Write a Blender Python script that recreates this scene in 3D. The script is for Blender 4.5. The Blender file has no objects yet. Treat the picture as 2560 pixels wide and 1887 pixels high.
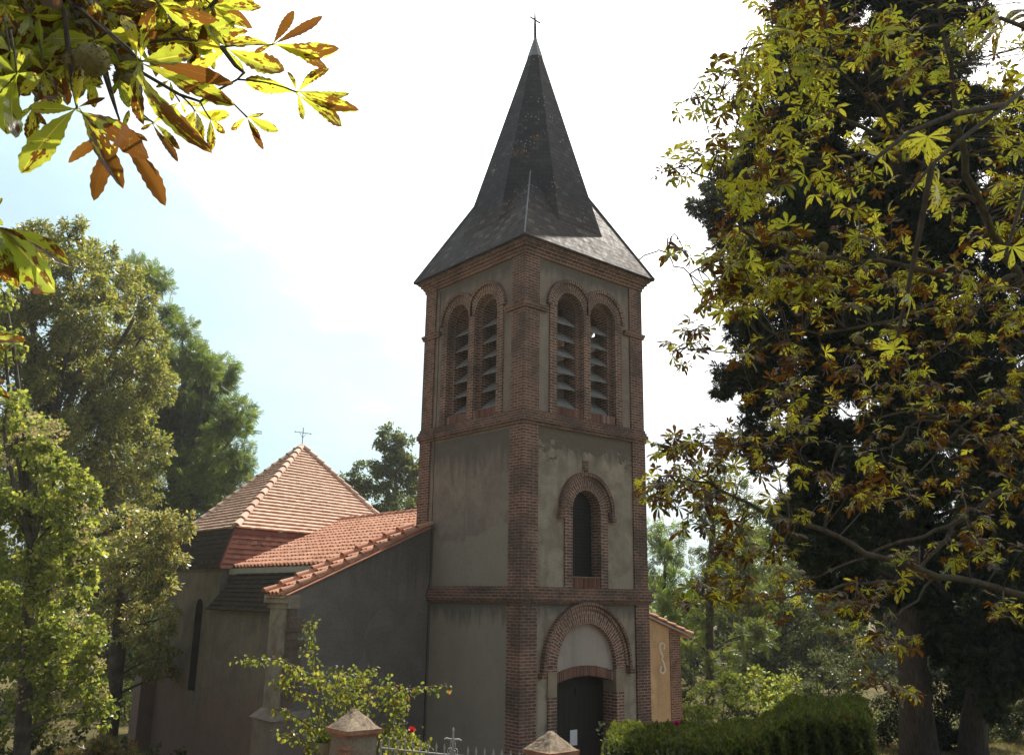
import bpy, math, random
import numpy as np
from mathutils import Vector, Matrix
from math import pi, sin, cos, radians, sqrt, atan2
rng = np.random.default_rng(7)
random.seed(7)
SC = bpy.context.scene
COL = SC.collection

# ------------------------------------------------------------------ camera
CAM_P = np.array([-15.0295, -17.0350, 4.6])
YAW, PITCH, ROLL = radians(49.917), radians(14.169), radians(0.924)
FPX = 2184.267                      # focal length in pixels of the 2560 px wide photograph
_f = np.array([cos(YAW)*cos(PITCH), sin(YAW)*cos(PITCH), sin(PITCH)])
_r = np.array([sin(YAW), -cos(YAW), 0.0]); _u = np.cross(_r, _f)
CR = cos(ROLL)*_r + sin(ROLL)*_u; CU = -sin(ROLL)*_r + cos(ROLL)*_u; CF = _f
cam_d = bpy.data.cameras.new("camera"); cam = bpy.data.objects.new("camera", cam_d); COL.objects.link(cam)
cam.matrix_world = Matrix(((CR[0], CU[0], -CF[0], CAM_P[0]), (CR[1], CU[1], -CF[1], CAM_P[1]), (CR[2], CU[2], -CF[2], CAM_P[2]), (0, 0, 0, 1)))
cam_d.sensor_width = 36.0; cam_d.lens = FPX/2560*36; cam_d.clip_start = 0.05; cam_d.clip_end = 3000
SC.camera = cam

def at(vx, vy, d):
    """point seen at photograph position (vx, vy) (2241 px wide view) at depth d metres"""
    x, y = vx/0.87539, vy/0.87539
    return CAM_P + d*(CF + (x-1280)/FPX*CR - (y-943.5)/FPX*CU)
def vpx(d):                       # metres per view pixel at depth d
    return d/(FPX*0.87539)

# ------------------------------------------------------------------ light
SUN_AZ, SUN_EL = radians(24), radians(50)
SUN_DIR = np.array([cos(SUN_EL)*cos(SUN_AZ), cos(SUN_EL)*sin(SUN_AZ), sin(SUN_EL)])
W = bpy.data.worlds.new("World"); SC.world = W; W.use_nodes = True
nt = W.node_tree; nt.nodes.clear()
sky = nt.nodes.new("ShaderNodeTexSky"); sky.sky_type = 'NISHITA'; sky.sun_disc = False
sky.sun_elevation = SUN_EL; sky.sun_rotation = pi/2 - SUN_AZ
sky.air_density = 1.0; sky.dust_density = 4.0; sky.ozone_density = 1.0; sky.altitude = 150
bg = nt.nodes.new("ShaderNodeBackground"); bg.inputs[1].default_value = 0.13
out = nt.nodes.new("ShaderNodeOutputWorld")
# thin summer cloud veil, mixed over the sky by direction
tc = nt.nodes.new("ShaderNodeTexCoord"); mp = nt.nodes.new("ShaderNodeMapping"); mp.inputs['Scale'].default_value = (1.2, 1.2, 3.0)
nz = nt.nodes.new("ShaderNodeTexNoise"); nz.inputs['Scale'].default_value = 1.6; nz.inputs['Detail'].default_value = 7; nz.inputs['Roughness'].default_value = 0.55
cr = nt.nodes.new("ShaderNodeValToRGB"); cr.color_ramp.elements[0].position = 0.36; cr.color_ramp.elements[1].position = 0.66
cr.color_ramp.elements[0].color = (0.62, 0.62, 0.62, 1); cr.color_ramp.elements[1].color = (0.95, 0.95, 0.95, 1)
mx = nt.nodes.new("ShaderNodeMix"); mx.data_type = 'RGBA'
# the veil glows towards the sun and is dimmer away from it
dt = nt.nodes.new("ShaderNodeVectorMath"); dt.operation = 'DOT_PRODUCT'; dt.inputs[1].default_value = SUN_DIR.tolist()
nm = nt.nodes.new("ShaderNodeVectorMath"); nm.operation = 'NORMALIZE'
nt.links.new(tc.outputs['Generated'], nm.inputs[0]); nt.links.new(nm.outputs[0], dt.inputs[0])
vr = nt.nodes.new("ShaderNodeValToRGB"); vr.color_ramp.elements[0].position = 0.25; vr.color_ramp.elements[0].color = (0.045, 0.05, 0.06, 1)
vr.color_ramp.elements[1].position = 0.95; vr.color_ramp.elements[1].color = (1.0, 0.98, 0.95, 1)
for p_, c_ in ((0.66, (0.165, 0.175, 0.178, 1)), (0.80, (0.225, 0.325, 0.35, 1)), (0.845, (0.29, 0.385, 0.41, 1)), (0.875, (0.50, 0.525, 0.535, 1))):
    vm_ = vr.color_ramp.elements.new(p_); vm_.color = c_
h2 = nt.nodes.new("ShaderNodeMath"); h2.operation = 'MULTIPLY_ADD'; h2.inputs[1].default_value = 0.5; h2.inputs[2].default_value = 0.5
nt.links.new(dt.outputs['Value'], h2.inputs[0])
n2_ = nt.nodes.new("ShaderNodeTexNoise"); n2_.inputs['Scale'].default_value = 3.2; n2_.inputs['Detail'].default_value = 6; n2_.inputs['Roughness'].default_value = 0.6
nt.links.new(mp.outputs[0], n2_.inputs['Vector']); h3 = nt.nodes.new("ShaderNodeMath"); h3.operation = 'MULTIPLY_ADD'; h3.inputs[1].default_value = 0.10; h3.inputs[2].default_value = -0.05
nt.links.new(n2_.outputs['Fac'], h3.inputs[0]); h4 = nt.nodes.new("ShaderNodeMath"); h4.operation = 'ADD'; nt.links.new(h2.outputs[0], h4.inputs[0]); nt.links.new(h3.outputs[0], h4.inputs[1]); nt.links.new(h4.outputs[0], vr.inputs[0])
sc_ = nt.nodes.new("ShaderNodeVectorMath"); sc_.operation = 'SCALE'; sc_.inputs['Scale'].default_value = 18.0
# the bright haze is thickest low down and thins towards the zenith
sz = nt.nodes.new("ShaderNodeSeparateXYZ"); nt.links.new(nm.outputs[0], sz.inputs[0]); zr = nt.nodes.new("ShaderNodeMapRange")
zr.inputs['From Min'].default_value = 0.66; zr.inputs['From Max'].default_value = 0.90; zr.inputs['To Min'].default_value = 18.0; zr.inputs['To Max'].default_value = 5.5
nt.links.new(sz.outputs[2], zr.inputs['Value']); nt.links.new(zr.outputs[0], sc_.inputs['Scale'])
nt.links.new(vr.outputs[0], sc_.inputs[0]); nt.links.new(sc_.outputs[0], mx.inputs[7])
nt.links.new(tc.outputs['Generated'], mp.inputs[0]); nt.links.new(mp.outputs[0], nz.inputs['Vector'])
nt.links.new(nz.outputs['Fac'], cr.inputs[0]); nt.links.new(cr.outputs[0], mx.inputs[0])
nt.links.new(sky.outputs[0], mx.inputs[6]); nt.links.new(mx.outputs[2], bg.inputs[0]); nt.links.new(bg.outputs[0], out.inputs[0])
sun_d = bpy.data.lights.new("sun", 'SUN'); sun_d.energy = 5.0; sun_d.angle = radians(0.53); sun_d.color = (1.0, 0.93, 0.82)
sun = bpy.data.objects.new("sun", sun_d); COL.objects.link(sun)
sun.rotation_euler = Vector(-SUN_DIR).to_track_quat('-Z', 'Y').to_euler(); sun.location = (20, 0, 40)
SC.view_settings.view_transform = 'Standard'; SC.view_settings.look = 'None'; SC.view_settings.gamma = 1.0
SC.view_settings.exposure = 0.42
SC.cycles.max_bounces = 8; SC.cycles.diffuse_bounces = 4; SC.cycles.transmission_bounces = 5; SC.cycles.glossy_bounces = 2
SC.cycles.use_denoising = True; SC.cycles.use_adaptive_sampling = True; SC.cycles.adaptive_threshold = 0.02
SC.cycles.sample_clamp_indirect = 6.0

# ------------------------------------------------------------------ object helpers
def tag(o, label=None, cat=None, group=None, kind=None):
    if label: o['label'] = label
    if cat: o['category'] = cat
    if group: o['group'] = group
    if kind: o['kind'] = kind
    return o
def thing(name, label, cat, loc=(0, 0, 0), group=None):
    o = bpy.data.objects.new(name, None); COL.objects.link(o); o.location = [float(v) for v in loc]
    o.empty_display_size = 0.2
    return tag(o, label, cat, group)
def root_loc(p):
    while p is not None and p.parent is not None: p = p.parent
    return np.array(p.location[:]) if p is not None else np.zeros(3)
def nrm(v):
    v = np.asarray(v, float); return v/(np.linalg.norm(v)+1e-12)

def link_mesh(name, me, mat, parent=None, smooth=False):
    o = bpy.data.objects.new(name, me); COL.objects.link(o)
    if mat is not None: me.materials.append(mat)
    if parent is not None: o.parent = parent
    if smooth: me.polygons.foreach_set('use_smooth', np.ones(len(me.polygons), bool))
    return o

class MB:
    """collects faces (with UVs in metres and a per-face random value) for ONE mesh object"""
    def __init__(s): s.v = []; s.f = []; s.uv = []; s.rnd = []; s.sm = []
    def poly(s, pts, uv=None, rnd=0.5, sm=False):
        i = len(s.v); s.v += [tuple(map(float, p)) for p in pts]; s.f.append(list(range(i, i+len(pts))))
        s.uv.append(uv); s.rnd.append(rnd); s.sm.append(sm)
    def grid(s, P, UV=None, rnd=0.5, sm=True, closed=False):
        """P[i][j] points"""
        n, m = len(P), len(P[0]); i0 = len(s.v)
        for row in P: s.v += [tuple(map(float, p)) for p in row]
        for i in range(n-1):
            for j in range(m-1 if not closed else m):
                k = (j+1) % m
                s.f.append([i0+i*m+j, i0+i*m+k, i0+(i+1)*m+k, i0+(i+1)*m+j])
                s.uv.append(None if UV is None else [UV[i][j], UV[i][j+1], UV[i+1][j+1], UV[i+1][j]])
                s.rnd.append(rnd if not callable(rnd) else rnd(i, j)); s.sm.append(sm)
    def hexa(s, c, rnd=0.5):
        """8 corners: bottom 4 ccw, top 4 ccw"""
        for q in ((3, 2, 1, 0), (4, 5, 6, 7), (0, 1, 5, 4), (1, 2, 6, 5), (2, 3, 7, 6), (3, 0, 4, 7)):
            s.poly([c[k] for k in q], rnd=rnd)
    def box(s, x0, x1, y0, y1, z0, z1, T=None, rnd=0.5):
        c = [(x0, y0, z0), (x1, y0, z0), (x1, y1, z0), (x0, y1, z0), (x0, y0, z1), (x1, y0, z1), (x1, y1, z1), (x0, y1, z1)]
        if T: c = [T(p) for p in c]
        s.hexa(c, rnd)
    def tube(s, pts, rad, n=6, cap=True, rnd=0.5):
        pts = [np.asarray(p, float) for p in pts]; k = len(pts)
        if np.isscalar(rad): rad = [rad]*k
        ref = np.array([0.3, 0.2, 1.0]); rings = []; L = 0; UV = []
        for i in range(k):
            t = nrm(pts[min(i+1, k-1)]-pts[max(i-1, 0)])
            a = np.cross(t, ref)
            if np.linalg.norm(a) < 0.1: a = np.cross(t, np.array([1.0, 0, 0]))
            a = nrm(a); b = np.cross(t, a)
            if i: L += np.linalg.norm(pts[i]-pts[i-1])
            rings.append([pts[i]+rad[i]*(cos(2*pi*j/n)*a+sin(2*pi*j/n)*b) for j in range(n)])
            UV.append([(j/n*2*pi*rad[0], L) for j in range(n+1)])
        s.grid(rings, UV, rnd, True, True)
        if cap: s.poly(rings[0][::-1], rnd=rnd); s.poly(rings[-1], rnd=rnd)
    def ball(s, c, r, n=6, m=8, sc=(1, 1, 1), rnd=0.5):
        c = np.asarray(c, float); P = []
        for i in range(n+1):
            a = pi*i/n; P.append([c+r*np.array([sin(a)*cos(2*pi*j/m)*sc[0], sin(a)*sin(2*pi*j/m)*sc[1], -cos(a)*sc[2]]) for j in range(m)])
        s.grid(P, None, rnd, True, True)
    def build(s, name, mat, parent=None, merge=False):
        V = np.array(s.v, float) - root_loc(parent)
        me = bpy.data.meshes.new(name); me.from_pydata(V.tolist(), [], s.f); 
        uvl = me.uv_layers.new(name="UVMap"); data = np.zeros((len(me.loops), 2)); k = 0
        W_ = np.array(s.v, float)
        for f, uv in zip(s.f, s.uv):
            n = len(f)
            if uv is None:
                p = W_[f]; nn = np.zeros(3)
                for i in range(n): nn += np.cross(p[i]-p[0], p[(i+1) % n]-p[0])
                l = np.linalg.norm(nn); nn = nn/l if l > 1e-12 else np.array([0, 0, 1.0])
                if abs(nn[2]) > 0.97: t, b = np.array([1.0, 0, 0]), np.array([0, 1.0, 0])
                else:
                    t = nrm(np.array([-nn[1], nn[0], 0])); b = np.cross(nn, t)
                data[k:k+n, 0] = p@t; data[k:k+n, 1] = p@b
            else: data[k:k+n] = uv
            k += n
        uvl.data.foreach_set('uv', data.ravel())
        a = me.attributes.new('rnd', 'FLOAT', 'FACE'); a.data.foreach_set('value', np.array(s.rnd, float))
        me.polygons.foreach_set('use_smooth', np.array(s.sm, bool))
        me.update()
        return link_mesh(name, me, mat, parent)

# ------------------------------------------------------------------ material helpers
class NT:
    def __init__(s, name):
        s.m = bpy.data.materials.new(name); s.m.use_nodes = True; s.t = s.m.node_tree; s.t.nodes.clear()
        s.out = s.n("ShaderNodeOutputMaterial")
    def n(s, typ, **kw):
        x = s.t.nodes.new(typ)
        for k, v in kw.items():
            if k.startswith('i_'):
                key = k[2:]; key = int(key) if key.isdigit() else key
                s.put(x.inputs[key], v)
            else: setattr(x, k, v)
        return x
    def put(s, sock, v):
        if hasattr(v, 'is_output') or isinstance(v, bpy.types.NodeSocket): s.t.links.new(v, sock)
        elif isinstance(v, (tuple, list)) and len(v) == 3 and sock.type == 'RGBA': sock.default_value = (*v, 1)
        else: sock.default_value = v
    def coord(s, kind='UV', scale=(1, 1, 1), loc=(0, 0, 0), rot=(0, 0, 0)):
        if kind == 'pos': o = s.n("ShaderNodeNewGeometry").outputs['Position']
        else: o = s.n("ShaderNodeTexCoord").outputs[kind]
        m = s.n("ShaderNodeMapping"); s.put(m.inputs[0], o); m.inputs['Scale'].default_value = scale
        m.inputs['Location'].default_value = loc; m.inputs['Rotation'].default_value = rot
        return m.outputs[0]
    def noise(s, vec, scale=5, detail=4, rough=0.55, out='Fac', dist=0.0):
        x = s.n("ShaderNodeTexNoise"); s.put(x.inputs['Vector'], vec); x.inputs['Scale'].default_value = scale
        x.inputs['Detail'].default_value = detail; x.inputs['Roughness'].default_value = rough; x.inputs['Distortion'].default_value = dist
        return x.outputs[out]
    def ramp(s, fac, stops, interp='LINEAR'):
        x = s.n("ShaderNodeValToRGB"); s.put(x.inputs[0], fac); e = x.color_ramp.elements; x.color_ramp.interpolation = interp
        while len(e) < len(stops): e.new(0.5)
        for k, (p, c) in enumerate(stops):
            e[k].position = p; e[k].color = (*(c if isinstance(c, (tuple, list)) else (c, c, c)), 1)
        return x.outputs[0]
    def mix(s, fac, a, b, blend='MIX'):
        x = s.n("ShaderNodeMix", data_type='RGBA', blend_type=blend); s.put(x.inputs[0], fac); s.put(x.inputs[6], a); s.put(x.inputs[7], b)
        return x.outputs[2]
    def math(s, op, a, b=0.5, c=None, clamp=False):
        x = s.n("ShaderNodeMath", operation=op, use_clamp=clamp); s.put(x.inputs[0], a); s.put(x.inputs[1], b)
        if c is not None: s.put(x.inputs[2], c)
        return x.outputs[0]
    def attr(s, name, out='Fac'):
        return s.n("ShaderNodeAttribute", attribute_name=name).outputs[out]
    def bump(s, h, strength=0.5, dist=0.01, nrm_=None):
        x = s.n("ShaderNodeBump"); s.put(x.inputs['Height'], h); x.inputs['Strength'].default_value = strength; x.inputs['Distance'].default_value = dist
        if nrm_ is not None: s.put(x.inputs['Normal'], nrm_)
        return x.outputs[0]
    def pbr(s, col, rough=0.9, bump=None, spec=0.3, metal=0.0):
        b = s.n("ShaderNodeBsdfPrincipled"); s.put(b.inputs['Base Color'], col); s.put(b.inputs['Roughness'], rough)
        b.inputs['Specular IOR Level'].default_value = spec; b.inputs['Metallic'].default_value = metal
        if bump is not None: s.put(b.inputs['Normal'], bump)
        s.put(s.out.inputs[0], b.outputs[0]); return s.m

def m_stucco(name, c1, c2, stain, stain_amt=0.5, grime=(0.10, 0.095, 0.085), patch=None, low_red=None, peel=(), soot=()):
    t = NT(name); P = t.coord('pos')
    big = t.noise(P, 0.55, 5, 0.6); mid = t.noise(P, 2.2, 6, 0.65); fine = t.noise(P, 45, 3, 0.6)
    streak = t.noise(t.coord('pos', (2.6, 2.6, 0.22)), 1.6, 5, 0.6)
    col = t.mix(t.ramp(big, [(0.35, 0), (0.65, 1)]), c1, c2)
    col = t.mix(t.math('MULTIPLY', t.ramp(mid, [(0.44, 0), (0.60, 1)]), stain_amt), col, stain)
    rp = t.noise(P, 0.85, 3, 0.45, dist=0.6)
    col = t.mix(t.math('MULTIPLY', t.ramp(rp, [(0.565, 0), (0.58, 1)]), 0.30), col, tuple(min(1, k*1.35) for k in c1))
    col = t.mix(t.math('MULTIPLY', t.ramp(streak, [(0.52, 0), (0.75, 1)]), 0.55), col, grime)
    if patch is not None:      # newer repair render with a wavy upper limit
        z0, pc = patch
        sep = t.n("ShaderNodeSeparateXYZ"); t.put(sep.inputs[0], P)
        h = t.math('ADD', sep.outputs[2], t.math('MULTIPLY', t.noise(P, 1.1, 3, 0.5), 1.6))
        col = t.mix(t.math('MULTIPLY', t.ramp(t.math('SUBTRACT', z0+1.0, h), [(0.0, 0), (0.12, 1)]), 0.75), col, pc)
    if low_red is not None:
        z0, pc = low_red
        sep = t.n("ShaderNodeSeparateXYZ"); t.put(sep.inputs[0], P)
        h = t.math('ADD', sep.outputs[2], t.math('MULTIPLY', t.noise(P, 0.55, 6, 0.65), 5.5))
        col = t.mix(t.math('MULTIPLY', t.ramp(t.math('SUBTRACT', z0+2.7, h), [(0.0, 0), (1.0, 1)]), 0.7), col, pc)
    sepz = t.n("ShaderNodeSeparateXYZ"); t.put(sepz.inputs[0], P); Zc = sepz.outputs[2]
    def below(z1, h):      # 1 at height z1 falling to 0 at z1-h, 0 above
        return t.ramp(t.math('DIVIDE', t.math('SUBTRACT', Zc, z1-h), h), [(0.0, 0), (0.98, 1), (1.0, 0)])
    for z1, h in soot:     # rain runs and algae under the brick courses
        k = t.math('ADD', t.math('MULTIPLY', below(z1, h), 0.55), t.math('MULTIPLY', t.noise(t.coord('pos', (5, 5, 0.5)), 1.4, 5, 0.65), 0.7))
        col = t.mix(t.math('MULTIPLY', t.ramp(k, [(0.60, 0), (0.80, 1)]), 0.75), col, (0.085, 0.075, 0.065))
    for z1, h, pcol in peel:      # render fallen away in patches
        k = t.math('ADD', t.math('MULTIPLY', below(z1, h), 0.5), t.noise(t.coord('pos', (1.3, 1.3, 2.2)), 1.7, 6, 0.68))
        col = t.mix(t.ramp(k, [(0.84, 0), (0.87, 1)]), col, pcol)
    crk = t.n("ShaderNodeTexVoronoi", feature='DISTANCE_TO_EDGE'); wv = t.n("ShaderNodeVectorMath", operation='ADD'); t.put(wv.inputs[0], P); t.put(wv.inputs[1], t.noise(P, 2.5, 4, 0.6, 'Color')); t.put(crk.inputs['Vector'], wv.outputs[0]); crk.inputs['Scale'].default_value = 0.55
    col = t.mix(t.math('MULTIPLY', t.ramp(crk.outputs['Distance'], [(0.002, 1), (0.008, 0)]), 0.35), col, grime)
    col = t.mix(0.18, col, t.ramp(fine, [(0.3, (0.15, 0.15, 0.14)), (0.7, (0.6, 0.58, 0.54))]))
    b = t.bump(t.math('ADD', t.math('MULTIPLY', mid, 2.0), fine), 0.5, 0.012)
    return t.pbr(col, 0.95, b, 0.15)

def m_brick(name, w=0.235, h=0.069, mortar=0.010, swap=False, dark=1.0, lichen=0.25, offs=0.5, mc=(0.42, 0.35, 0.28)):
    t = NT(name)
    U = t.coord('UV', rot=(0, 0, pi/2) if swap else (0, 0, 0)); P = t.coord('pos')
    wob = t.n("ShaderNodeVectorMath", operation='ADD'); t.put(wob.inputs[0], U)
    nv = t.n("ShaderNodeVectorMath", operation='SCALE'); t.put(nv.inputs[0], t.noise(P, 9, 2, 0.5, 'Color')); nv.inputs['Scale'].default_value = 0.012; t.put(wob.inputs[1], nv.outputs[0])
    br = t.n("ShaderNodeTexBrick", offset=offs, offset_frequency=2); t.put(br.inputs['Vector'], wob.outputs[0])
    br.inputs['Scale'].default_value = 1.0; br.inputs['Mortar Size'].default_value = mortar; br.inputs['Mortar Smooth'].default_value = 0.25
    br.inputs['Brick Width'].default_value = w; br.inputs['Row Height'].default_value = h; br.inputs['Bias'].default_value = -0.1
    br.inputs['Color1'].default_value = (0, 0, 0, 1); br.inputs['Color2'].default_value = (1, 1, 1, 1); br.inputs['Mortar'].default_value = (0.5, 0.5, 0.5, 1)
    d = dark
    bc = t.ramp(br.outputs['Color'], [(0.0, (0.14*d, 0.068*d, 0.055*d)), (0.3, (0.26*d, 0.118*d, 0.084*d)), (0.55, (0.35*d, 0.168*d, 0.118*d)), (0.8, (0.23*d, 0.122*d, 0.098*d)), (1.0, (0.12*d, 0.078*d, 0.068*d))])
    bc = t.mix(0.3, bc, t.ramp(t.noise(P, 14, 4, 0.6), [(0.3, (0.12, 0.05, 0.04)), (0.7, (0.40, 0.18, 0.12))]))
    bc = t.mix(t.math('MULTIPLY', t.ramp(t.noise(P, 0.8, 4, 0.6), [(0.4, 0), (0.65, 1)]), 0.45), bc, t.mix(0.5, bc, (0.12, 0.045, 0.04)))
    col = t.mix(br.outputs['Fac'], bc, tuple(d*k for k in mc))
    col = t.mix(t.math('MULTIPLY', t.ramp(t.noise(P, 1.3, 6, 0.65), [(0.45, 0), (0.62, 1)]), 0.62), col, (0.080, 0.066, 0.056))
    col = t.mix(t.math('MULTIPLY', t.ramp(t.noise(P, 5.5, 6, 0.7), [(0.60, 0), (0.68, 1)]), lichen), col, (0.42, 0.40, 0.34))
    b = t.bump(t.math('SUBTRACT', t.math('MULTIPLY', t.noise(P, 40, 3, 0.6), 0.5), br.outputs['Fac']), 0.7, 0.008)
    return t.pbr(col, 0.92, b, 0.2)

def m_slate():
    t = NT("slate"); U = t.coord('UV'); P = t.coord('pos')
    br = t.n("ShaderNodeTexBrick", offset=0.5); t.put(br.inputs['Vector'], U)
    br.inputs['Scale'].default_value = 1.0; br.inputs['Mortar Size'].default_value = 0.006; br.inputs['Mortar Smooth'].default_value = 0.1
    br.inputs['Brick Width'].default_value = 0.22; br.inputs['Row Height'].default_value = 0.150
    br.inputs['Color1'].default_value = (0, 0, 0, 1); br.inputs['Color2'].default_value = (1, 1, 1, 1)
    c = t.ramp(br.outputs['Color'], [(0, (0.016, 0.017, 0.021)), (0.5, (0.026, 0.027, 0.033)), (0.9, (0.040, 0.041, 0.047)), (1, (0.075, 0.076, 0.082))])
    c = t.mix(0.35, c, t.ramp(t.noise(P, 1.1, 4, 0.6), [(0.3, (0.020, 0.021, 0.025)), (0.7, (0.056, 0.051, 0.050))]))
    c = t.mix(t.math('MULTIPLY', t.ramp(t.noise(P, 1.8, 6, 0.7), [(0.57, 0), (0.68, 1)]), 0.7), c, (0.15, 0.085, 0.035))
    vo = t.n("ShaderNodeTexVoronoi"); t.put(vo.inputs['Vector'], P); vo.inputs['Scale'].default_value = 9
    spot = t.math('MULTIPLY', t.ramp(vo.outputs['Distance'], [(0.12, 1), (0.24, 0)]), t.ramp(t.noise(P, 0.9, 3, 0.6), [(0.50, 0), (0.62, 1)]))
    c = t.mix(t.math('MULTIPLY', spot, 0.9), c, (0.42, 0.42, 0.40))
    sz_ = t.n("ShaderNodeSeparateXYZ"); t.put(sz_.inputs[0], P)
    lw = t.math('MULTIPLY', t.ramp(t.math('ADD', sz_.outputs[2], t.math('MULTIPLY', t.noise(P, 2.2, 5, 0.65), 1.6)), [(0.0, 1), (1.0, 1)]), t.ramp(t.math('SUBTRACT', 15.6, t.math('ADD', sz_.outputs[2], t.noise(P, 2.2, 5, 0.65))), [(0.0, 0), (1.0, 0.55)]))
    c = t.mix(lw, c, t.ramp(br.outputs['Color'], [(0, (0.045, 0.030, 0.024)), (0.7, (0.10, 0.070, 0.054)), (1, (0.22, 0.17, 0.14))]))
    c = t.mix(br.outputs['Fac'], c, (0.012, 0.012, 0.013))
    # each slate leans out a little towards its lower edge
    sep = t.n("ShaderNodeSeparateXYZ"); t.put(sep.inputs[0], U)
    saw = t.math('SUBTRACT', 1.0, t.math('FRACT', t.math('DIVIDE', sep.outputs[1], 0.150)))
    b = t.bump(t.math('ADD', saw, t.math('MULTIPLY', br.outputs['Color'], 0.5)), 1.0, 0.03)
    return t.pbr(c, t.ramp(t.noise(P, 6, 3), [(0.3, 0.65), (0.7, 0.85)]), b, 0.22)

def m_tile(name, cols, moss=0.3, rough=0.85, spec=0.2):
    t = NT(name); P = t.coord('pos'); r = t.attr('rnd')
    c = t.ramp(r, [(i/(len(cols)-1), k) for i, k in enumerate(cols)])
    c = t.mix(0.35, c, t.ramp(t.noise(P, 3, 5, 0.65), [(0.3, cols[0]), (0.7, cols[-1])]))
    c = t.mix(t.math('MULTIPLY', t.ramp(t.noise(P, 7, 5, 0.7), [(0.55, 0), (0.72, 1)]), moss), c, (0.13, 0.10, 0.075))
    b = t.bump(t.noise(P, 60, 3), 0.3, 0.006)
    return t.pbr(c, rough, b, spec)

def m_simple(name, c1, c2, scale=6, rough=0.8, bump=0.3, spec=0.3, metal=0.0, dist=0.01, stretch=(1, 1, 1)):
    t = NT(name); P = t.coord('pos', stretch); n = t.noise(P, scale, 6, 0.65)
    return t.pbr(t.ramp(n, [(0.3, c1), (0.7, c2)]), rough, t.bump(t.noise(P, scale*4, 4, 0.6), bump, dist), spec, metal)

def m_leaf(name, g1, g2, g3, trans=0.5, tcol=1.6, brown=0.0, gloss=0.08, rough=0.45, palm=False):
    """two-sided leaf: diffuse + translucent + a thin sheen; colour varies leaf by leaf"""
    t = NT(name); r = t.attr('rnd')
    c = t.ramp(r, [(0.0, g1), (0.5, g2), (1.0, g3)])
    nb = None
    if palm:
        U = t.coord('UV'); br = t.attr('brown')
        sep = t.n("ShaderNodeSeparateXYZ"); t.put(sep.inputs[0], U)
        u, v = sep.outputs[0], sep.outputs[1]        # u along the leaflet, v across (-1..1)
        nvec = t.n("ShaderNodeCombineXYZ"); t.put(nvec.inputs[0], t.math('MULTIPLY', u, 2.6)); t.put(nvec.inputs[1], t.math('MULTIPLY', v, 0.8)); t.put(nvec.inputs[2], t.math('MULTIPLY', r, 37.0))
        nn = t.noise(nvec.outputs[0], 2.3, 4, 0.6)
        k = t.math('ADD', t.math('ADD', t.math('MULTIPLY', nn, 1.15), t.math('MULTIPLY', u, 0.28)), t.math('MULTIPLY', br, 0.62))
        mask = t.ramp(k, [(0.93, 0), (0.98, 1)])
        bc = t.ramp(nn, [(0.35, (0.050, 0.016, 0.010)), (0.7, (0.105, 0.036, 0.016))])
        # side veins and midrib
        ph = t.math('SUBTRACT', t.math('MULTIPLY', u, 17.0), t.math('MULTIPLY', t.math('ABSOLUTE', v), 3.2))
        vein = t.math('POWER', t.math('ABSOLUTE', t.math('SINE', t.math('MULTIPLY', ph, pi))), 0.6)
        mid = t.ramp(t.math('ABSOLUTE', v), [(0.03, 1), (0.08, 0)])
        c = t.mix(t.math('MULTIPLY', t.math('SUBTRACT', 1.0, vein), 0.5), c, g1)
        c = t.mix(t.math('MULTIPLY', mid, 0.7), c, (0.30, 0.28, 0.07))
        nb = t.bump(t.math('ADD', vein, t.math('MULTIPLY', nn, 0.8)), 0.3, 0.003)
        gc = c; c = t.mix(mask, c, bc)
    elif brown > 0:
        r2 = t.math('FRACT', t.math('MULTIPLY', r, 17.31))
        c = t.mix(t.ramp(r2, [(1-brown-0.02, 0), (1-brown+0.02, 1)]), c, (0.20, 0.09, 0.03))
    d = t.n("ShaderNodeBsdfDiffuse"); t.put(d.inputs[0], c)
    tr = t.n("ShaderNodeBsdfTranslucent")
    sat = t.n("ShaderNodeMix", data_type='RGBA', blend_type='MULTIPLY'); sat.inputs[0].default_value = 1.0
    t.put(sat.inputs[6], gc if palm else c); t.put(sat.inputs[7], (tcol*1.08, tcol, tcol*0.6))
    t.put(tr.inputs[0], t.mix(t.math('MULTIPLY', mask, 0.93), sat.outputs[2], (0.15, 0.032, 0.010)) if palm else sat.outputs[2])
    ms = t.n("ShaderNodeMixShader"); ms.inputs[0].default_value = trans; t.put(ms.inputs[1], d.outputs[0]); t.put(ms.inputs[2], tr.outputs[0])
    gl = t.n("ShaderNodeBsdfGlossy"); gl.inputs[0].default_value = (1, 1, 1, 1); gl.inputs['Roughness'].default_value = rough
    fr = t.n("ShaderNodeFresnel"); fr.inputs[0].default_value = 1.4
    m2 = t.n("ShaderNodeMixShader"); t.put(m2.inputs[0], t.math('ADD', t.math('MULTIPLY', fr.outputs[0], gloss*1.5), 0.0, clamp=True)); t.put(m2.inputs[1], ms.outputs[0]); t.put(m2.inputs[2], gl.outputs[0])
    if nb is not None:
        for x in (d, gl): t.put(x.inputs['Normal'], nb)
    t.put(t.out.inputs[0], m2.outputs[0]); return t.m
def m_bark(name, c1, c2, scale=9, lichen=0.6):
    t = NT(name); P = t.coord('pos', (1, 1, 0.18)); n = t.noise(P, scale, 7, 0.7); n2 = t.noise(t.coord('pos'), 3, 4)
    c = t.mix(t.ramp(n2, [(0.4, 0), (0.7, lichen)]), t.ramp(n, [(0.3, c1), (0.7, c2)]), (0.20, 0.20, 0.16))
    return t.pbr(c, 0.95, t.bump(n, 0.9, 0.03), 0.15)

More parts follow.
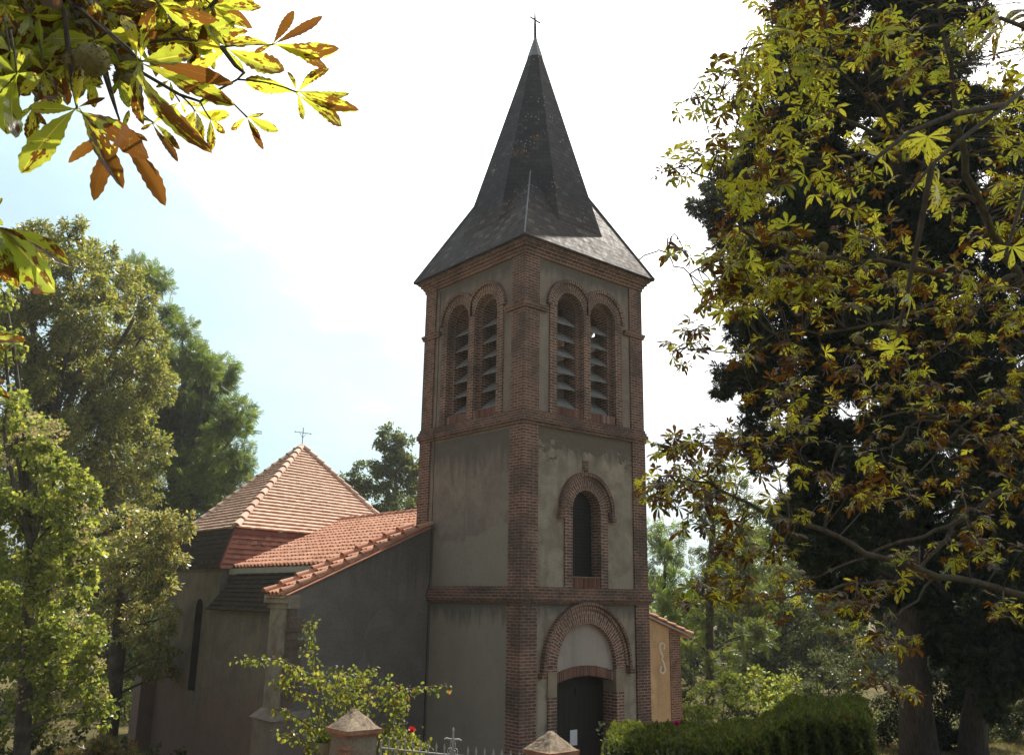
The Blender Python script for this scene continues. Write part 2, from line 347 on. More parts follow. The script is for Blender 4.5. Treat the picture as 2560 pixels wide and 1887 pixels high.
M = dict(
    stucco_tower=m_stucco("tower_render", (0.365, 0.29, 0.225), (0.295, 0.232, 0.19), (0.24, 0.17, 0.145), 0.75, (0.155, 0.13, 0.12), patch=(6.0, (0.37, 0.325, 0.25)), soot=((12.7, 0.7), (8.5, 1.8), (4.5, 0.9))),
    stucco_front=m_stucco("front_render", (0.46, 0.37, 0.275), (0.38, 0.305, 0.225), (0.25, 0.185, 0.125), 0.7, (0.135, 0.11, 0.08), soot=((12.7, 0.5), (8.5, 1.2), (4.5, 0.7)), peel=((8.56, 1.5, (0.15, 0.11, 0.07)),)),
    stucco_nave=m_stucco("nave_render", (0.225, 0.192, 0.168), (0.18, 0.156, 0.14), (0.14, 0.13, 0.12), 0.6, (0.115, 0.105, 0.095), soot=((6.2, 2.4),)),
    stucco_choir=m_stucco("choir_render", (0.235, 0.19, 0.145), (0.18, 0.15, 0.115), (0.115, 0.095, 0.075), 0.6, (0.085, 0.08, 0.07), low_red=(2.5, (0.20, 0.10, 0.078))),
    stucco_ochre=m_stucco("ochre_render", (0.74, 0.49, 0.26), (0.66, 0.43, 0.23), (0.40, 0.27, 0.14), 0.35, (0.33, 0.22, 0.12)),
    tympanum=m_stucco("tympanum_render", (0.53, 0.43, 0.375), (0.48, 0.39, 0.34), (0.40, 0.32, 0.27), 0.3, (0.33, 0.28, 0.25)),
    pier=m_stucco("pier_stone", (0.40, 0.35, 0.27), (0.30, 0.25, 0.19), (0.20, 0.12, 0.085), 0.8, (0.16, 0.105, 0.08), low_red=(2.2, (0.17, 0.11, 0.085))),
    brick=m_brick("brick"),
    brick_course=m_brick("course_brick", dark=0.85, lichen=0.5),
    brick_arch=m_brick("arch_brick", w=0.24, h=0.070, mortar=0.012, mc=(0.48, 0.40, 0.32)),
    slate=m_slate(),
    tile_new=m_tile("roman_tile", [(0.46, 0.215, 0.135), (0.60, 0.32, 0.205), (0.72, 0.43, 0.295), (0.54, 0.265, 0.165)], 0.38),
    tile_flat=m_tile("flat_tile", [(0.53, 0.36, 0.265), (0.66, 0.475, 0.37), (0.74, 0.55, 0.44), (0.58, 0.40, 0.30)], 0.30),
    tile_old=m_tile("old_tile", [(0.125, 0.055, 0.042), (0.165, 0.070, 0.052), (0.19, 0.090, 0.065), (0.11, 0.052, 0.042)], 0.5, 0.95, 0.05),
    tile_shade=m_tile("shaded_tile", [(0.040, 0.034, 0.024), (0.058, 0.050, 0.036), (0.048, 0.046, 0.030), (0.07, 0.05, 0.036)], 0.4, 0.97, 0.03),  # shade of the steep lower slopes put into the dark tile colour
    louvre=m_simple("louvre_slate", (0.20, 0.195, 0.185), (0.34, 0.33, 0.31), 8, 0.8),
    dark=m_simple("dark_inside", (0.045, 0.038, 0.032), (0.075, 0.063, 0.052), 3, 0.95),
    door=m_simple("door_paint", (0.018, 0.016, 0.014), (0.028, 0.024, 0.020), 12, 0.6, 0.3, 0.3, stretch=(6, 6, 0.5)),
    iron=m_simple("iron", (0.035, 0.033, 0.032), (0.07, 0.06, 0.055), 20, 0.6, 0.2, 0.4, 0.3),
    zinc=m_simple("zinc", (0.20, 0.215, 0.235), (0.27, 0.285, 0.30), 4, 0.5, 0.1, 0.5, 0.2),
    white_iron=m_simple("painted_iron", (0.42, 0.40, 0.39), (0.55, 0.53, 0.52), 20, 0.55, 0.2, 0.3),
    anchor=m_simple("anchor_iron", (0.78, 0.70, 0.60), (0.84, 0.77, 0.66), 20, 0.6, 0.2, 0.3),
    paper=m_simple("paper", (0.74, 0.74, 0.78), (0.80, 0.80, 0.83), 6, 0.9, 0.05),
    fascia=m_simple("eave_render", (0.40, 0.38, 0.33), (0.50, 0.48, 0.42), 3, 0.95),
    cap=m_simple("cap_stone", (0.20, 0.15, 0.11), (0.50, 0.40, 0.29), 26, 0.95, 0.9, 0.15, dist=0.012),
    cap_brick=m_simple("worn_brick", (0.32, 0.14, 0.09), (0.48, 0.27, 0.18), 9, 0.95, 0.8, 0.15, dist=0.015),
    post=m_stucco("post_render", (0.36, 0.29, 0.21), (0.30, 0.23, 0.165), (0.25, 0.12, 0.08), 0.9, (0.16, 0.12, 0.09)),
    voussoir=m_tile('voussoir_brick', [(0.13, 0.06, 0.045), (0.25, 0.115, 0.08), (0.36, 0.18, 0.125), (0.19, 0.09, 0.07)], 0.45, 0.92),
    quoin=m_simple('quoin_stone', (0.12, 0.085, 0.065), (0.24, 0.185, 0.145), 7, 0.95, 0.7, 0.15),
    terracotta=m_simple("weathered_pot", (0.30, 0.25, 0.18), (0.42, 0.35, 0.26), 7, 0.95, 0.4, 0.15),
)

# ================================================================== CHURCH
CH = thing("church", "brick and grey render village church with slate spire and orange tiled roofs", "church", (0, 0, 0))
def TF(k):
    def T(u, D, z):
        x, y = u, -D
        for _ in range(k % 4): x, y = y, -x
        return (x, y, z)
    return T
HA, HB, HC = 2.112, 2.100, 2.088
Z1B, Z1T, Z2B, Z2T, ZT, ZE = 4.50, 4.86, 8.54, 8.88, 12.76, 13.07
PIL = 0.48
def rect(mb, T, D, u0, u1, z0, z1, uv=None, rnd=0.5): mb.poly([T(u0, D, z0), T(u1, D, z0), T(u1, D, z1), T(u0, D, z1)], uv, rnd)
def apts(uc, r, zs, n=20): return [(uc-r*cos(pi*i/n), zs+r*sin(pi*i/n)) for i in range(n+1)]
def panel_arch(mb, T, D, u0, u1, z0, z1, uc, r, zs, zb):
    rect(mb, T, D, u0, uc-r, z0, z1); rect(mb, T, D, uc+r, u1, z0, z1)
    if zb > z0: rect(mb, T, D, uc-r, uc+r, z0, zb)
    p = apts(uc, r, zs)
    for a, b in zip(p, p[1:]): mb.poly([T(a[0], D, a[1]), T(b[0], D, b[1]), T(b[0], D, z1), T(a[0], D, z1)])
def reveal(mb, T, uc, r, zs, zb, D0, D1, sill=True):
    path = [(uc-r, zb)] + apts(uc, r, zs) + [(uc+r, zb)]; L = 0
    for a, b in zip(path, path[1:]):
        l = sqrt((a[0]-b[0])**2+(a[1]-b[1])**2)
        mb.poly([T(a[0], D0, a[1]), T(b[0], D0, b[1]), T(b[0], D1, b[1]), T(a[0], D1, a[1])], [(D0, L), (D0, L+l), (D1, L+l), (D1, L)]); L += l
    if sill: mb.poly([T(uc-r, D0, zb), T(uc+r, D0, zb), T(uc+r, D1, zb), T(uc-r, D1, zb)])
def band(mb, T, uc, r0, r1, zs, D, Db, clip=None, n=28, inner=False):
    pts = []
    for i in range(n+1):
        a = pi*i/n; c, s = -cos(a), sin(a); R1, R0 = r1, r0
        if clip is not None and c*clip[1] > 1e-6:
            m = (clip[0]-uc)*clip[1]/(c*clip[1]); R1 = min(R1, m); R0 = min(R0, m)
        pts.append(((uc+R0*c, zs+R0*s), (uc+R1*c, zs+R1*s), a*(r0+r1)/2, R0, R1))
    for p, q in zip(pts, pts[1:]):
        mb.poly([T(p[0][0], D, p[0][1]), T(p[1][0], D, p[1][1]), T(q[1][0], D, q[1][1]), T(q[0][0], D, q[0][1])], [(p[3], p[2]), (p[4], p[2]), (q[4], q[2]), (q[3], q[2])])
        mb.poly([T(p[1][0], D, p[1][1]), T(p[1][0], Db, p[1][1]), T(q[1][0], Db, q[1][1]), T(q[1][0], D, q[1][1])], [(0, p[2]), (.1, p[2]), (.1, q[2]), (0, q[2])])
        if inner: mb.poly([T(p[0][0], D, p[0][1]), T(p[0][0], Db, p[0][1]), T(q[0][0], Db, q[0][1]), T(q[0][0], D, q[0][1])], [(0, p[2]), (.1, p[2]), (.1, q[2]), (0, q[2])])
def vbox(mb, T, u0, u1, D0, D1, z0, z1, rnd=0.5):
    c = [T(u0, D1, z0), T(u1, D1, z0), T(u1, D0, z0), T(u0, D0, z0), T(u0, D1, z1), T(u1, D1, z1), T(u1, D0, z1), T(u0, D0, z1)]
    mb.hexa(c, rnd)

# ---- tower walls (render), all four sides one mesh
B1, B2, BR, BZS, BZB = -0.565, 0.585, 0.455, 11.585, 9.10
WU, WR, WZS, WZB = -0.045, 0.47, 6.68, 5.12
PU, PR_, PZS = -0.06, 0.955, 3.11
tw = MB(); tf = MB()
for k in range(4):
    T = TF(k); pu = 2.1-PIL+0.002
    D = HC-0.045
    for Dd, rr in ((D, BR), (HC-0.62, 0.36)):
        panel_arch(tw, T, Dd, -pu, 0.01, Z2B, ZT+.2, B1, rr, BZS, BZB); panel_arch(tw, T, Dd, 0.01, pu, Z2B, ZT+.2, B2, rr, BZS, BZB)
    mbx = tf if k == 0 else tw
    if k == 0:
        panel_arch(mbx, T, HB-0.045, -pu, pu, Z1B, Z2T-.1, WU, WR, WZS, WZB)
        panel_arch(mbx, T, HA-0.045, -pu, pu, -0.6, Z1T-.1, PU, PR_, PZS, -0.6)
    else:
        rect(mbx, T, HB-0.045, -pu, pu, Z1B, Z2T-.1); rect(mbx, T, HA-0.045, -pu, pu, -0.6, Z1T-.1)
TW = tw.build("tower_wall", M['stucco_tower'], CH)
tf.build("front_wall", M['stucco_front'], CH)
inn = MB()
inn.box(-1.5, 1.5, -1.5, 1.5, 8.82, 8.92); inn.build("belfry_floor", M['dark'], TW)
inn = MB(); inn.box(-1.6, 1.6, -1.6, 1.6, 12.9, 13.0); inn.build("belfry_ceiling", M['dark'], TW)
for sx in (-1, 1):
    for sy in (-1, 1):
        p = MB()
        for h, z0, z1 in ((HA, -0.6, Z1B+.05), (HB, Z1T-.05, Z2B+.05), (HC, Z2T-.05, ZT+.1)):
            xs = sorted((sx*h, sx*(h-PIL))); ys = sorted((sy*h, sy*(h-PIL))); p.box(xs[0], xs[1], ys[0], ys[1], z0, z1)
        p.build("corner_pilaster", M['brick'], TW)
def ring(mb, h, z0, z1, hin=1.9):
    for k in range(4):
        T = TF(k)
        mb.poly([T(-h, h, z0), T(h, h, z0), T(h, h, z1), T(-h, h, z1)])
        for z in (z0, z1): mb.poly([T(-h, h, z), T(h, h, z), T(hin, hin, z), T(-hin, hin, z)])
# lower course: stepped brick rows, slightly weathered top
c1 = MB()
for h, z0, z1 in ((2.150, Z1B, 4.57), (2.190, 4.57, 4.70), (2.165, 4.70, 4.78), (2.135, 4.78, Z1T)): ring(c1, h, z0, z1)
c1.build("string_course", M['brick_course'], TW)
c2 = MB()
for h, z0, z1 in ((2.125, Z2B, 8.61), (2.165, 8.61, 8.74), (2.135, 8.74, 8.81), (2.110, 8.81, Z2T)): ring(c2, h, z0, z1)
c2.build("string_course", M['brick_course'], TW)
co = MB()
for i, (h, z0, z1) in enumerate(((2.115, ZT-.04, ZT+.05), (2.155, ZT+.05, ZT+.12), (2.205, ZT+.12, ZT+.20), (2.265, ZT+.20, ZT+.29))): ring(co, h, z0, z1)
co.build("cornice", M['brick'], TW)
# impost course at the springing of the bell openings, wrapped round each corner
for k in range(4):
    ic = MB(); T = TF(k); T3 = TF(k+1)
    for e, z0, z1 in ((0.040, 11.36, 11.42), (0.062, 11.421, 11.489)):
        H_ = HC+e; x1 = B1-BR-.33
        q = [(-H_, H_), (x1, H_), (x1, 1.9), (-1.9, 1.9), (-1.9, B2+BR+.33), (-H_, B2+BR+.33)]   # L-shaped plan: (u, D) with D outward
        P_ = [T(u, D, 0) for u, D in q]
        for i in range(6):
            c, d = P_[i], P_[(i+1) % 6]; ic.poly([(c[0], c[1], z0), (d[0], d[1], z0), (d[0], d[1], z1), (c[0], c[1], z1)])
        for z in (z0, z1):
            ic.poly([(P_[i][0], P_[i][1], z) for i in (0, 1, 2, 3)]); ic.poly([(P_[i][0], P_[i][1], z) for i in (0, 3, 4, 5)])
    ic.build("impost_course", M['brick'], TW)
# bell openings
for k in range(4):
    T = TF(k)
    ar = MB()
    for uc, sgn in ((B1, 1), (B2, -1)):
        band(ar, T, uc, BR, BR+.24, BZS, HC-0.002, HC-.06, clip=(0.01, sgn))
        band(ar, T, uc, BR+.24, BR+.335, BZS-.1, HC+0.05, HC-.06, clip=(0.01, sgn), inner=True) if False else band(ar, T, uc, BR+.245, BR+.335, BZS, HC+0.05, HC-.06, clip=(0.01, sgn), inner=True)
        reveal(ar, T, uc, BR, BZS, 8.885, HC-0.002, HC-.20, False)
        band(ar, T, uc, 0.36, BR, BZS, HC-.20, HC-.21); 
        for s in (-1, 1): rect(ar, T, HC-.20, uc+s*0.36, uc+s*BR, 9.10, BZS)
        reveal(ar, T, uc, 0.36, BZS, BZB, HC-.20, HC-.62, True)
        o = -1 if uc < 0 else 1
        vbox(ar, T, *sorted((uc+o*(BR+.003), uc+o*(BR+.24))), HC-.06, HC-0.004, 8.885, BZS)     # outer jamb
        n = 13; so_ = MB()                                                                # soldier course under the sill
        for i in range(n):
            a = uc-BR+.002+(2*BR-.004)*i/n; b = a+(2*BR-.004)/n-.010
            vbox(so_, T, a, b, HC-.3, HC-.035-.012*random.random(), 8.885, BZB-.003-.01*random.random(), random.random())
        so_.build('sill', M['voussoir'], TW)
    vbox(ar, T, B1+BR+.003, B2-BR-.003, HC-.197, HC-0.004, 8.885, BZS+.02)
    ar.build("belfry_arches", M['brick_arch'], TW)
    for uc in (B1, B2):
        lv = MB()
        for i in range(6):
            z = 9.17+i*0.42; tl = random.uniform(-.02, .02)
            c = []
            for D_, zz in ((HC-.22, z+tl), (HC-.58, z+.30)):
                c.append((D_, zz))
            (Da, za), (Db, zb_) = c
            wv = [random.uniform(-.012, .012) for _ in range(7)]
            for j in range(6):
                u0, u1 = uc-.355+.71*j/6, uc-.355+.71*(j+1)/6
                q = [T(u0, Da+wv[j], za), T(u1, Da+wv[j+1], za), T(u1, Db, zb_), T(u0, Db, zb_)]
                lv.hexa(q+[tuple(np.array(p)+(0, 0, .035)) for p in q], random.random())
        lv.build("louvre", M['louvre'], TW)
# west window
T = TF(0)
wn = MB()
band(wn, T, WU, WR, WR+.25, WZS, HB-.002, HB-.06); band(wn, T, WU, WR+.252, WR+.33, WZS, HB+.02, HB-.06, inner=True)
reveal(wn, T, WU, WR, WZS, WZB-.02, HB-.002, HB-.34, True); ws = MB()
for s in (-1, 1): vbox(wn, T, *sorted((WU+s*(WR+.003), WU+s*(WR+.25))), HB-.06, HB-.004, Z1T-.04, WZS)
n = 13
for i in range(n):
    a = WU-WR+2*WR*i/n; vbox(ws, T, a+.008, a+2*WR/n-.008, HB-.3, HB-.02-.01*random.random(), Z1T-.03, WZB-.005*random.random()-.022, random.random())
WN = wn.build("window_surround", M['brick_arch'], CH)
ws.build('window_sill', M['voussoir'], WN)
hd = MB()
band(hd, T, WU, WR+.335, WR+.43, WZS, HB+.07, HB-.06, inner=True)
for s in (-1, 1):
    u = WU+s*(WR+.38); vbox(hd, T, u-.055, u+.055, HB-.06, HB+.068, WZS-.16, WZS); vbox(hd, T, u-.075+s*.02, u+.075+s*.02, HB-.06, HB+.085, WZS-.24, WZS-.16)
vbox(hd, T, WU-.10, WU+.08, HB-.06, HB-.02, WZS+WR+.47, WZS+WR+.72); vbox(hd, T, WU-.06, WU+.045, HB-.06, HB-.005, WZS+WR+.435, WZS+WR+.55)
hd.build("hood_mould", M['brick_course'], WN)
gl = MB(); p = apts(WU, WR+.01, WZS)
gl.poly([T(WU-WR-.01, HB-.33, WZB-.03)]+[T(a, HB-.33, b) for a, b in p]+[T(WU+WR+.01, HB-.33, WZB-.03)])
tg = NT("leaded_glass"); Pg = tg.coord('UV'); vg = tg.noise(Pg, 5, 3)
GL = gl.build("pane", tg.pbr(tg.ramp(vg, [(0.3, (0.010, 0.010, 0.009)), (0.7, (0.020, 0.020, 0.018))]), 0.75, tg.bump(tg.noise(Pg, 30), 0.2, 0.01), 0.4), WN)
gr = MB()
for i in range(1, 12): u = WU-WR+2*WR*i/12; gr.tube([T(u, HB-.27, WZB-.02), T(u, HB-.27, WZS+sqrt(max(0, WR**2-(u-WU)**2)))], .0045, 4, False)
for i in range(1, 25):
    z = WZB+2.05*i/25; w = WR if z < WZS else sqrt(max(0.0004, WR**2-(z-WZS)**2)); gr.tube([T(WU-w, HB-.275, z), T(WU+w, HB-.275, z)], .0045, 4, False)
gr.build("grille", M['iron'], WN)
# portal
po = MB()
band(po, T, PU, PR_, PR_+.315, PZS, HA-.002, HA-.06, n=40); band(po, T, PU, PR_+.318, PR_+.40, PZS, HA+.03, HA-.06, n=40, inner=True)
reveal(po, T, PU, PR_, PZS, 3.02, HA-.002, HA-.13, False)
for s in (-1, 1):
    a, b = sorted((PU+s*PR_, PU+s*(PR_+.26)))
    vbox(po, T, a, b, HA-.44, HA-.002, -.6, 2.50)
    vbox(po, T, *sorted((PU+s*(PR_+.003), PU+s*(PR_+.31))), HA-.126, HA-.004, 3.033, PZS+.0)
PO = po.build("portal_arch", M['brick_arch'], CH)
imp_m = m_stucco("impost_render", (0.40, 0.30, 0.20), (0.34, 0.255, 0.175), (0.26, 0.17, 0.11), 0.5, (0.22, 0.16, 0.11))
for s in (-1, 1):
    im = MB(); vbox(im, T, *sorted((PU+s*PR_, PU+s*(PR_+.27))), HA-.44, HA-.006, 2.50, 3.03)
    im.build("impost_block", imp_m, PO)
hm = MB()
band(hm, T, PU, PR_+.405, PR_+.475, PZS, HA+.085, HA-.06, n=40, inner=True)
for s in (-1, 1):
    u = PU+s*(PR_+.44); vbox(hm, T, u-.05, u+.05, HA-.06, HA+.083, PZS-.1, PZS); vbox(hm, T, u-.07+s*.03, u+.07+s*.03, HA-.06, HA+.10, PZS-.2, PZS-.1)
hm.build("hood_mould", M['brick_course'], PO)
ty = MB(); p = apts(PU, PR_+.01, PZS, 30)
ty.poly([T(PU-PR_-.01, HA-.12, 3.0)]+[T(a, HA-.12, b) for a, b in p]+[T(PU+PR_+.01, HA-.12, 3.0)])
ty.build("tympanum", M['tympanum'], PO)
li = MB(); n = 30; W_ = 0.88
def lz(u): return 2.90 - 0.16*((u-PU)/PR_)**2
for i in range(n):
    a, b = PU-W_+2*W_*i/n, PU-W_+2*W_*(i+1)/n; e = 0.004+0.006*random.random()
    vbox(li, T, a+.009, b-.009, HA-.42, HA-.088-e, lz((a+b)/2), lz((a+b)/2)+.225+.01*random.random(), random.random())
li.build("lintel", M['voussoir'], PO)
mo = MB()
for i in range(12):
    a, b = PU-PR_+2*PR_*i/12, PU-PR_+2*PR_*(i+1)/12
    q = [T(a, HA-.101, lz(a)+.01), T(b, HA-.101, lz(b)+.01), T(b, HA-.43, lz(b)+.01), T(a, HA-.43, lz(a)+.01)]
    t_ = [T(a, HA-.101, lz(a)+.215), T(b, HA-.101, lz(b)+.215), T(b, HA-.43, lz(b)+.215), T(a, HA-.43, lz(a)+.215)]
    mo.hexa(q+t_)
mo.build("lintel_bed", M['post'], PO)
DO = thing("door", None, None, (0, 0, 0)); DO.parent = CH
for s in (-1, 1):
    lf = MB(); a, b = sorted((PU+s*.004, PU+s*(PR_+.02)))
    lf_d = HA-.44-(0.012 if s > 0 else 0)
    for i in range(6):
        u0 = a+(b-a)*i/6; vbox(lf, T, u0+.003, a+(b-a)*(i+1)/6-.003, lf_d-.05, lf_d, .02, 2.95)
    vbox(lf, T, a, b, lf_d-.06, lf_d-.008, .0, 2.96)
    for z in (.25, 1.45, 2.45): vbox(lf, T, a+.02, b-.02, lf_d-.02, lf_d+.018, z, z+.16)
    L_ = lf.build("door_leaf", M['door'], DO)
    if s > 0:
        hn = MB(); hn.tube([T(PU+.10, lf_d, 1.15), T(PU+.10, lf_d+.06, 1.15), T(PU+.10, lf_d+.06, 1.02), T(PU+.10, lf_d, 1.02)], .012, 6); hn.build("handle", M['iron'], DO)

# ---- spire
AX, AY, AZ = 0.0, 0.0, 20.80
sp = MB(); a0, zk = 1.90, 14.0
t8 = math.tan(pi/8); HE = 2.355
def octv(a, z): return [np.array([x*a, y*a, z]) for x, y in ((t8, -1), (1, -t8), (1, t8), (t8, 1), (-t8, 1), (-1, t8), (-1, -t8), (-t8, -1))]
ring8 = octv(a0, zk); zc = 20.05; top8 = octv(a0*(AZ-zc)/(AZ-zk), zc); eav8 = octv(HE, ZE); eav8 = [np.array([np.clip(v[0], -HE, HE), np.clip(v[1], -HE, HE), ZE]) for v in eav8]
NS = 10
for i in range(8):
    j = (i+1) % 8
    for s in range(NS):
        f0, f1 = s/NS, (s+1)/NS
        P = [ring8[i]*(1-f0)+top8[i]*f0, ring8[j]*(1-f0)+top8[j]*f0, ring8[j]*(1-f1)+top8[j]*f1, ring8[i]*(1-f1)+top8[i]*f1]
        sp.poly(P)
for k in range(4):
    T = TF(k)
    def q(x, y, z):
        for _ in range(k): x, y = y, -x
        return (x, y, z)
    h = t8*a0; e = t8*HE
    sp.poly([q(-e, -HE, ZE), q(e, -HE, ZE), q(h, -a0, zk), q(-h, -a0, zk)])          # sprocketed foot
    zb2 = 15.62; ab = a0*(AZ-zb2)/(AZ-zk)+.02; tp = (ab/1.4142*1.0, -ab/1.4142, zb2)
    C = (HE, -HE, ZE)
    sp.poly([q(e, -HE, ZE), q(*C), q(h, -a0, zk)]); sp.poly([q(h, -a0, zk), q(*C), q(*tp)])
    sp.poly([q(*C), q(HE, -e, ZE), q(a0, -h, zk)]); sp.poly([q(*C), q(a0, -h, zk), q(*tp)])
    sp.poly([q(-HE, -HE, ZE-.035), q(HE, -HE, ZE-.035), q(HE, -HE, ZE), q(-HE, -HE, ZE)])
sp.poly([(-HE, -HE, ZE-.035), (HE, -HE, ZE-.035), (HE, HE, ZE-.035), (-HE, HE, ZE-.035)])
SP = sp.build("spire", M['slate'], CH)
# lead rolls on the broach ridges
for sx in (-1, 1):
    for sy in (-1, 1):
        hp = MB(); hp.tube([(sx*HE, sy*HE, ZE+.005), (sx*tp[0], sy*tp[0], tp[2]+.03)], .018, 6); hp.build("ridge_flashing", M['zinc'], SP)
fc = MB(); up8 = octv(0.02, AZ); lo8 = octv(a0*(AZ-zc+.03)/(AZ-zk)+.012, zc-.03)
for i in range(8): fc.poly([lo8[i], lo8[(i+1) % 8], up8[(i+1) % 8], up8[i]])
fc.build("spire_cap", M['zinc'], SP)
cx = MB(); cx.tube([(0, 0, AZ-.1), (-.015, 0, AZ+.35), (-.03, 0, AZ+.93)], [.046, .040, .014], 6)
cx.tube([(-.21, 0, AZ+.56), (.18, 0, AZ+.54)], .027, 6); cx.ball((0, 0, AZ+.10), .04); cx.ball((-.02, 0, AZ+.48), .028)
cx.build("spire_cross", M['iron'], SP)
cb = MB(); T1 = TF(1)
cb.tube([(-.62, 1.10, 16.2), (-1.65, 1.75, 14.3), (-2.37, 1.95, 13.12)], .008, 5)
cb.tube([(-2.37, 1.95, 13.12), (-2.42, 1.80, 12.9), (-2.22, 1.45, 12.72), (-2.12, 1.36, 12.6), (-2.12, 1.352, 8.95), (-2.20, 1.352, 8.7), (-2.13, 1.352, 8.5), (-2.13, 1.352, 4.95), (-2.23, 1.352, 4.65), (-2.14, 1.352, 4.4), (-2.14, 1.345, 0)], .010, 5)
cb.build("lightning_cable", M['iron'], SP)

# ---- nave and choir
NR, NE, NX = 7.05, 5.33, -4.5            # ridge height, north eave height, north eave x
GY0, GY1 = 1.367, 2.30                   # west gable wall
SX = 7.9; SE = 3.72
nw = MB()
def ntop(x): return 4.62+(x+5.81)*(6.30-4.62)/(5.81-2.1)
nw.hexa([(-5.81, GY0, -.6), (-2.0, GY0, -.6), (-2.0, GY1, -.6), (-5.81, GY1, -.6), (-5.81, GY0, ntop(-5.81)), (-2.0, GY0, ntop(-2.0)), (-2.0, GY1, ntop(-2.0)), (-5.81, GY1, ntop(-5.81))])
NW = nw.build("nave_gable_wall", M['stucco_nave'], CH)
# weathered corner pier: an end buttress of stone with a stepped foot and corbelled head
pr = MB()
pr.box(-5.88, -5.30, GY0+.10, GY1-.02, 2.15, 4.30)
for z, d in ((4.30, .06), (4.42, .13)): pr.box(-5.84-d, -5.62, GY0-.015, GY1+.03+d, z, z+.12+(.06 if d > .1 else 0))
pr.box(-6.04, -5.2, GY0-.05, GY1+.08, -.6, 1.98)
pr.hexa([(-6.12, GY0-.09, 1.98), (-5.2, GY0-.09, 1.98), (-5.2, GY1+.12, 1.98), (-6.12, GY1+.12, 1.98), (-5.9, GY0+.05, 2.16), (-5.2, GY0-.02, 2.16), (-5.2, GY1+.0, 2.16), (-5.9, GY1+.0, 2.16)])
pr.build("corner_pier", M['pier'], NW)
# quoin stones toothed into the gable wall
z = -.3; i = 0
while z < 4.2:
    hgt = random.uniform(.16, .34); w = (0.16 if i % 2 else .34)+random.uniform(-.05, .05)
    if z > 2.1 or z+hgt < 1.9:
        qs = MB(); qs.box(-5.835-random.uniform(0, .02), -5.81+w, GY0-.012-random.uniform(0, .02), GY0+.12, z, z+hgt-.02, rnd=random.random())
        qs.build("quoin", M['quoin'], NW)
    z += hgt; i += 1
sw = MB()
def stop(x): return 3.66+(7.5-x)*0.306
sw.hexa([(2.0, GY0, -.6), (7.0, GY0, -.6), (7.0, GY1-.4, -.6), (2.0, GY1-.4, -.6), (2.0, GY0, stop(2.0)), (7.0, GY0, stop(7.0)), (7.0, GY1-.4, stop(7.0)), (2.0, GY1-.4, stop(2.0))])
SW = sw.build("south_gable_wall", M['stucco_ochre'], CH)
sp2 = MB(); sp2.hexa([(7.0, GY0-.03, -.6), (7.5, GY0-.03, -.6), (7.5, GY1-.4, -.6), (7.0, GY1-.4, -.6), (7.0, GY0-.03, stop(7.0)-.02), (7.5, GY0-.03, stop(7.5)-.02), (7.5, GY1-.4, stop(7.5)-.02), (7.0, GY1-.4, stop(7.0)-.02)])
sp2.build("corner_pilaster", M['brick'], SW)
sa = MB(); pts = []      # wrought iron wall anchor, two opposed hooks joined by a jog
cxp, czp = 6.62, 2.905
def sp_(t):  # upper hook
    pass
up = [(.115*cos(a), .105*sin(a)) for a in np.linspace(radians(-60), radians(200), 14)]
P1 = [(cxp+.0+x, 0, czp+.335+y*1.0) for x, y in up] + [(cxp-.075, 0, czp+.20), (cxp-.02, 0, czp+.10), (cxp+.03, 0, czp+.035), (cxp-.045, 0, czp-.005), (cxp+.03, 0, czp-.09), (cxp+.075, 0, czp-.20)]
dn = [(-x, -y) for x, y in up][::-1]
P1 += [(cxp+x, 0, czp-.335+y) for x, y in dn]
sa.tube([(x, GY0-.03, z) for x, _, z in P1], .034, 7)
sa.build("wall_anchor", M['anchor'], SW)
# side walls
for bx_ in ((-5.30, -5.0, GY1, 7.15, -.6, 4.30), (7.0, 7.5, GY1-.4, 11, -.6, 3.9), (-4.55, -4.35, GY1, 8.2, 4.2, NE-.04)):
    nn = MB(); nn.box(*bx_); nn.build("nave_side_wall", M['stucco_choir'], CH)
ef = MB(); ef.box(-4.66, -4.30, GY1, 7.7, NE-.20, NE-.035); ef.build("eave_moulding", M['fascia'], CH)
def stepped(mb, P0, P1, Q0, Q1, n, lift=.03, rr=None):
    """courses of flat tiles from the eave P0-P1 up to Q0-Q1 (Q may coincide)"""
    P0, P1, Q0, Q1 = [np.asarray(p, float) for p in (P0, P1, Q0, Q1)]
    N = nrm(np.cross(P1-P0, (Q0+Q1)/2-(P0+P1)/2)); N = N if N[2] > 0 else -N
    for i in range(n):
        f0, f1 = i/n, (i+1)/n
        A, B = P0*(1-f0)+Q0*f0, P1*(1-f0)+Q1*f0; C, D = P1*(1-f1)+Q1*f1, P0*(1-f1)+Q0*f1
        L = np.linalg.norm(B-A); m = max(1, int(L/.17)); off = (i % 2)*.5
        ts = [0]+[min(1, max(0, (j+off)/m)) for j in range(0 if off else 1, m)]+[1]
        ts = sorted(set(ts))
        for a, b in zip(ts, ts[1:]):
            if b-a < 1e-4: continue
            l1 = lift+random.uniform(-.006, .009); r = random.random()
            a1, b1, c1_, d1 = A+(B-A)*a+N*l1, A+(B-A)*b+N*l1, D+(C-D)*b+N*.004, D+(C-D)*a+N*.004
            mb.poly([a1, b1, c1_, d1], rnd=r); mb.poly([a1-N*(lift-.002), b1-N*(lift-.002), b1, a1], rnd=r)
ln = MB(); stepped(ln, (-5.46, GY1+.02, 4.18), (-5.46, 7.12, 4.18), (-4.60, GY1+.02, 5.2), (-4.60, 7.12, 5.2), 9, .022)
ln.poly([(-5.46, 7.12, 4.18), (-4.6, 7.12, 5.2), (-4.6, 7.12, 4.18)])
ln.build("lower_roof", M['tile_shade'], CH)
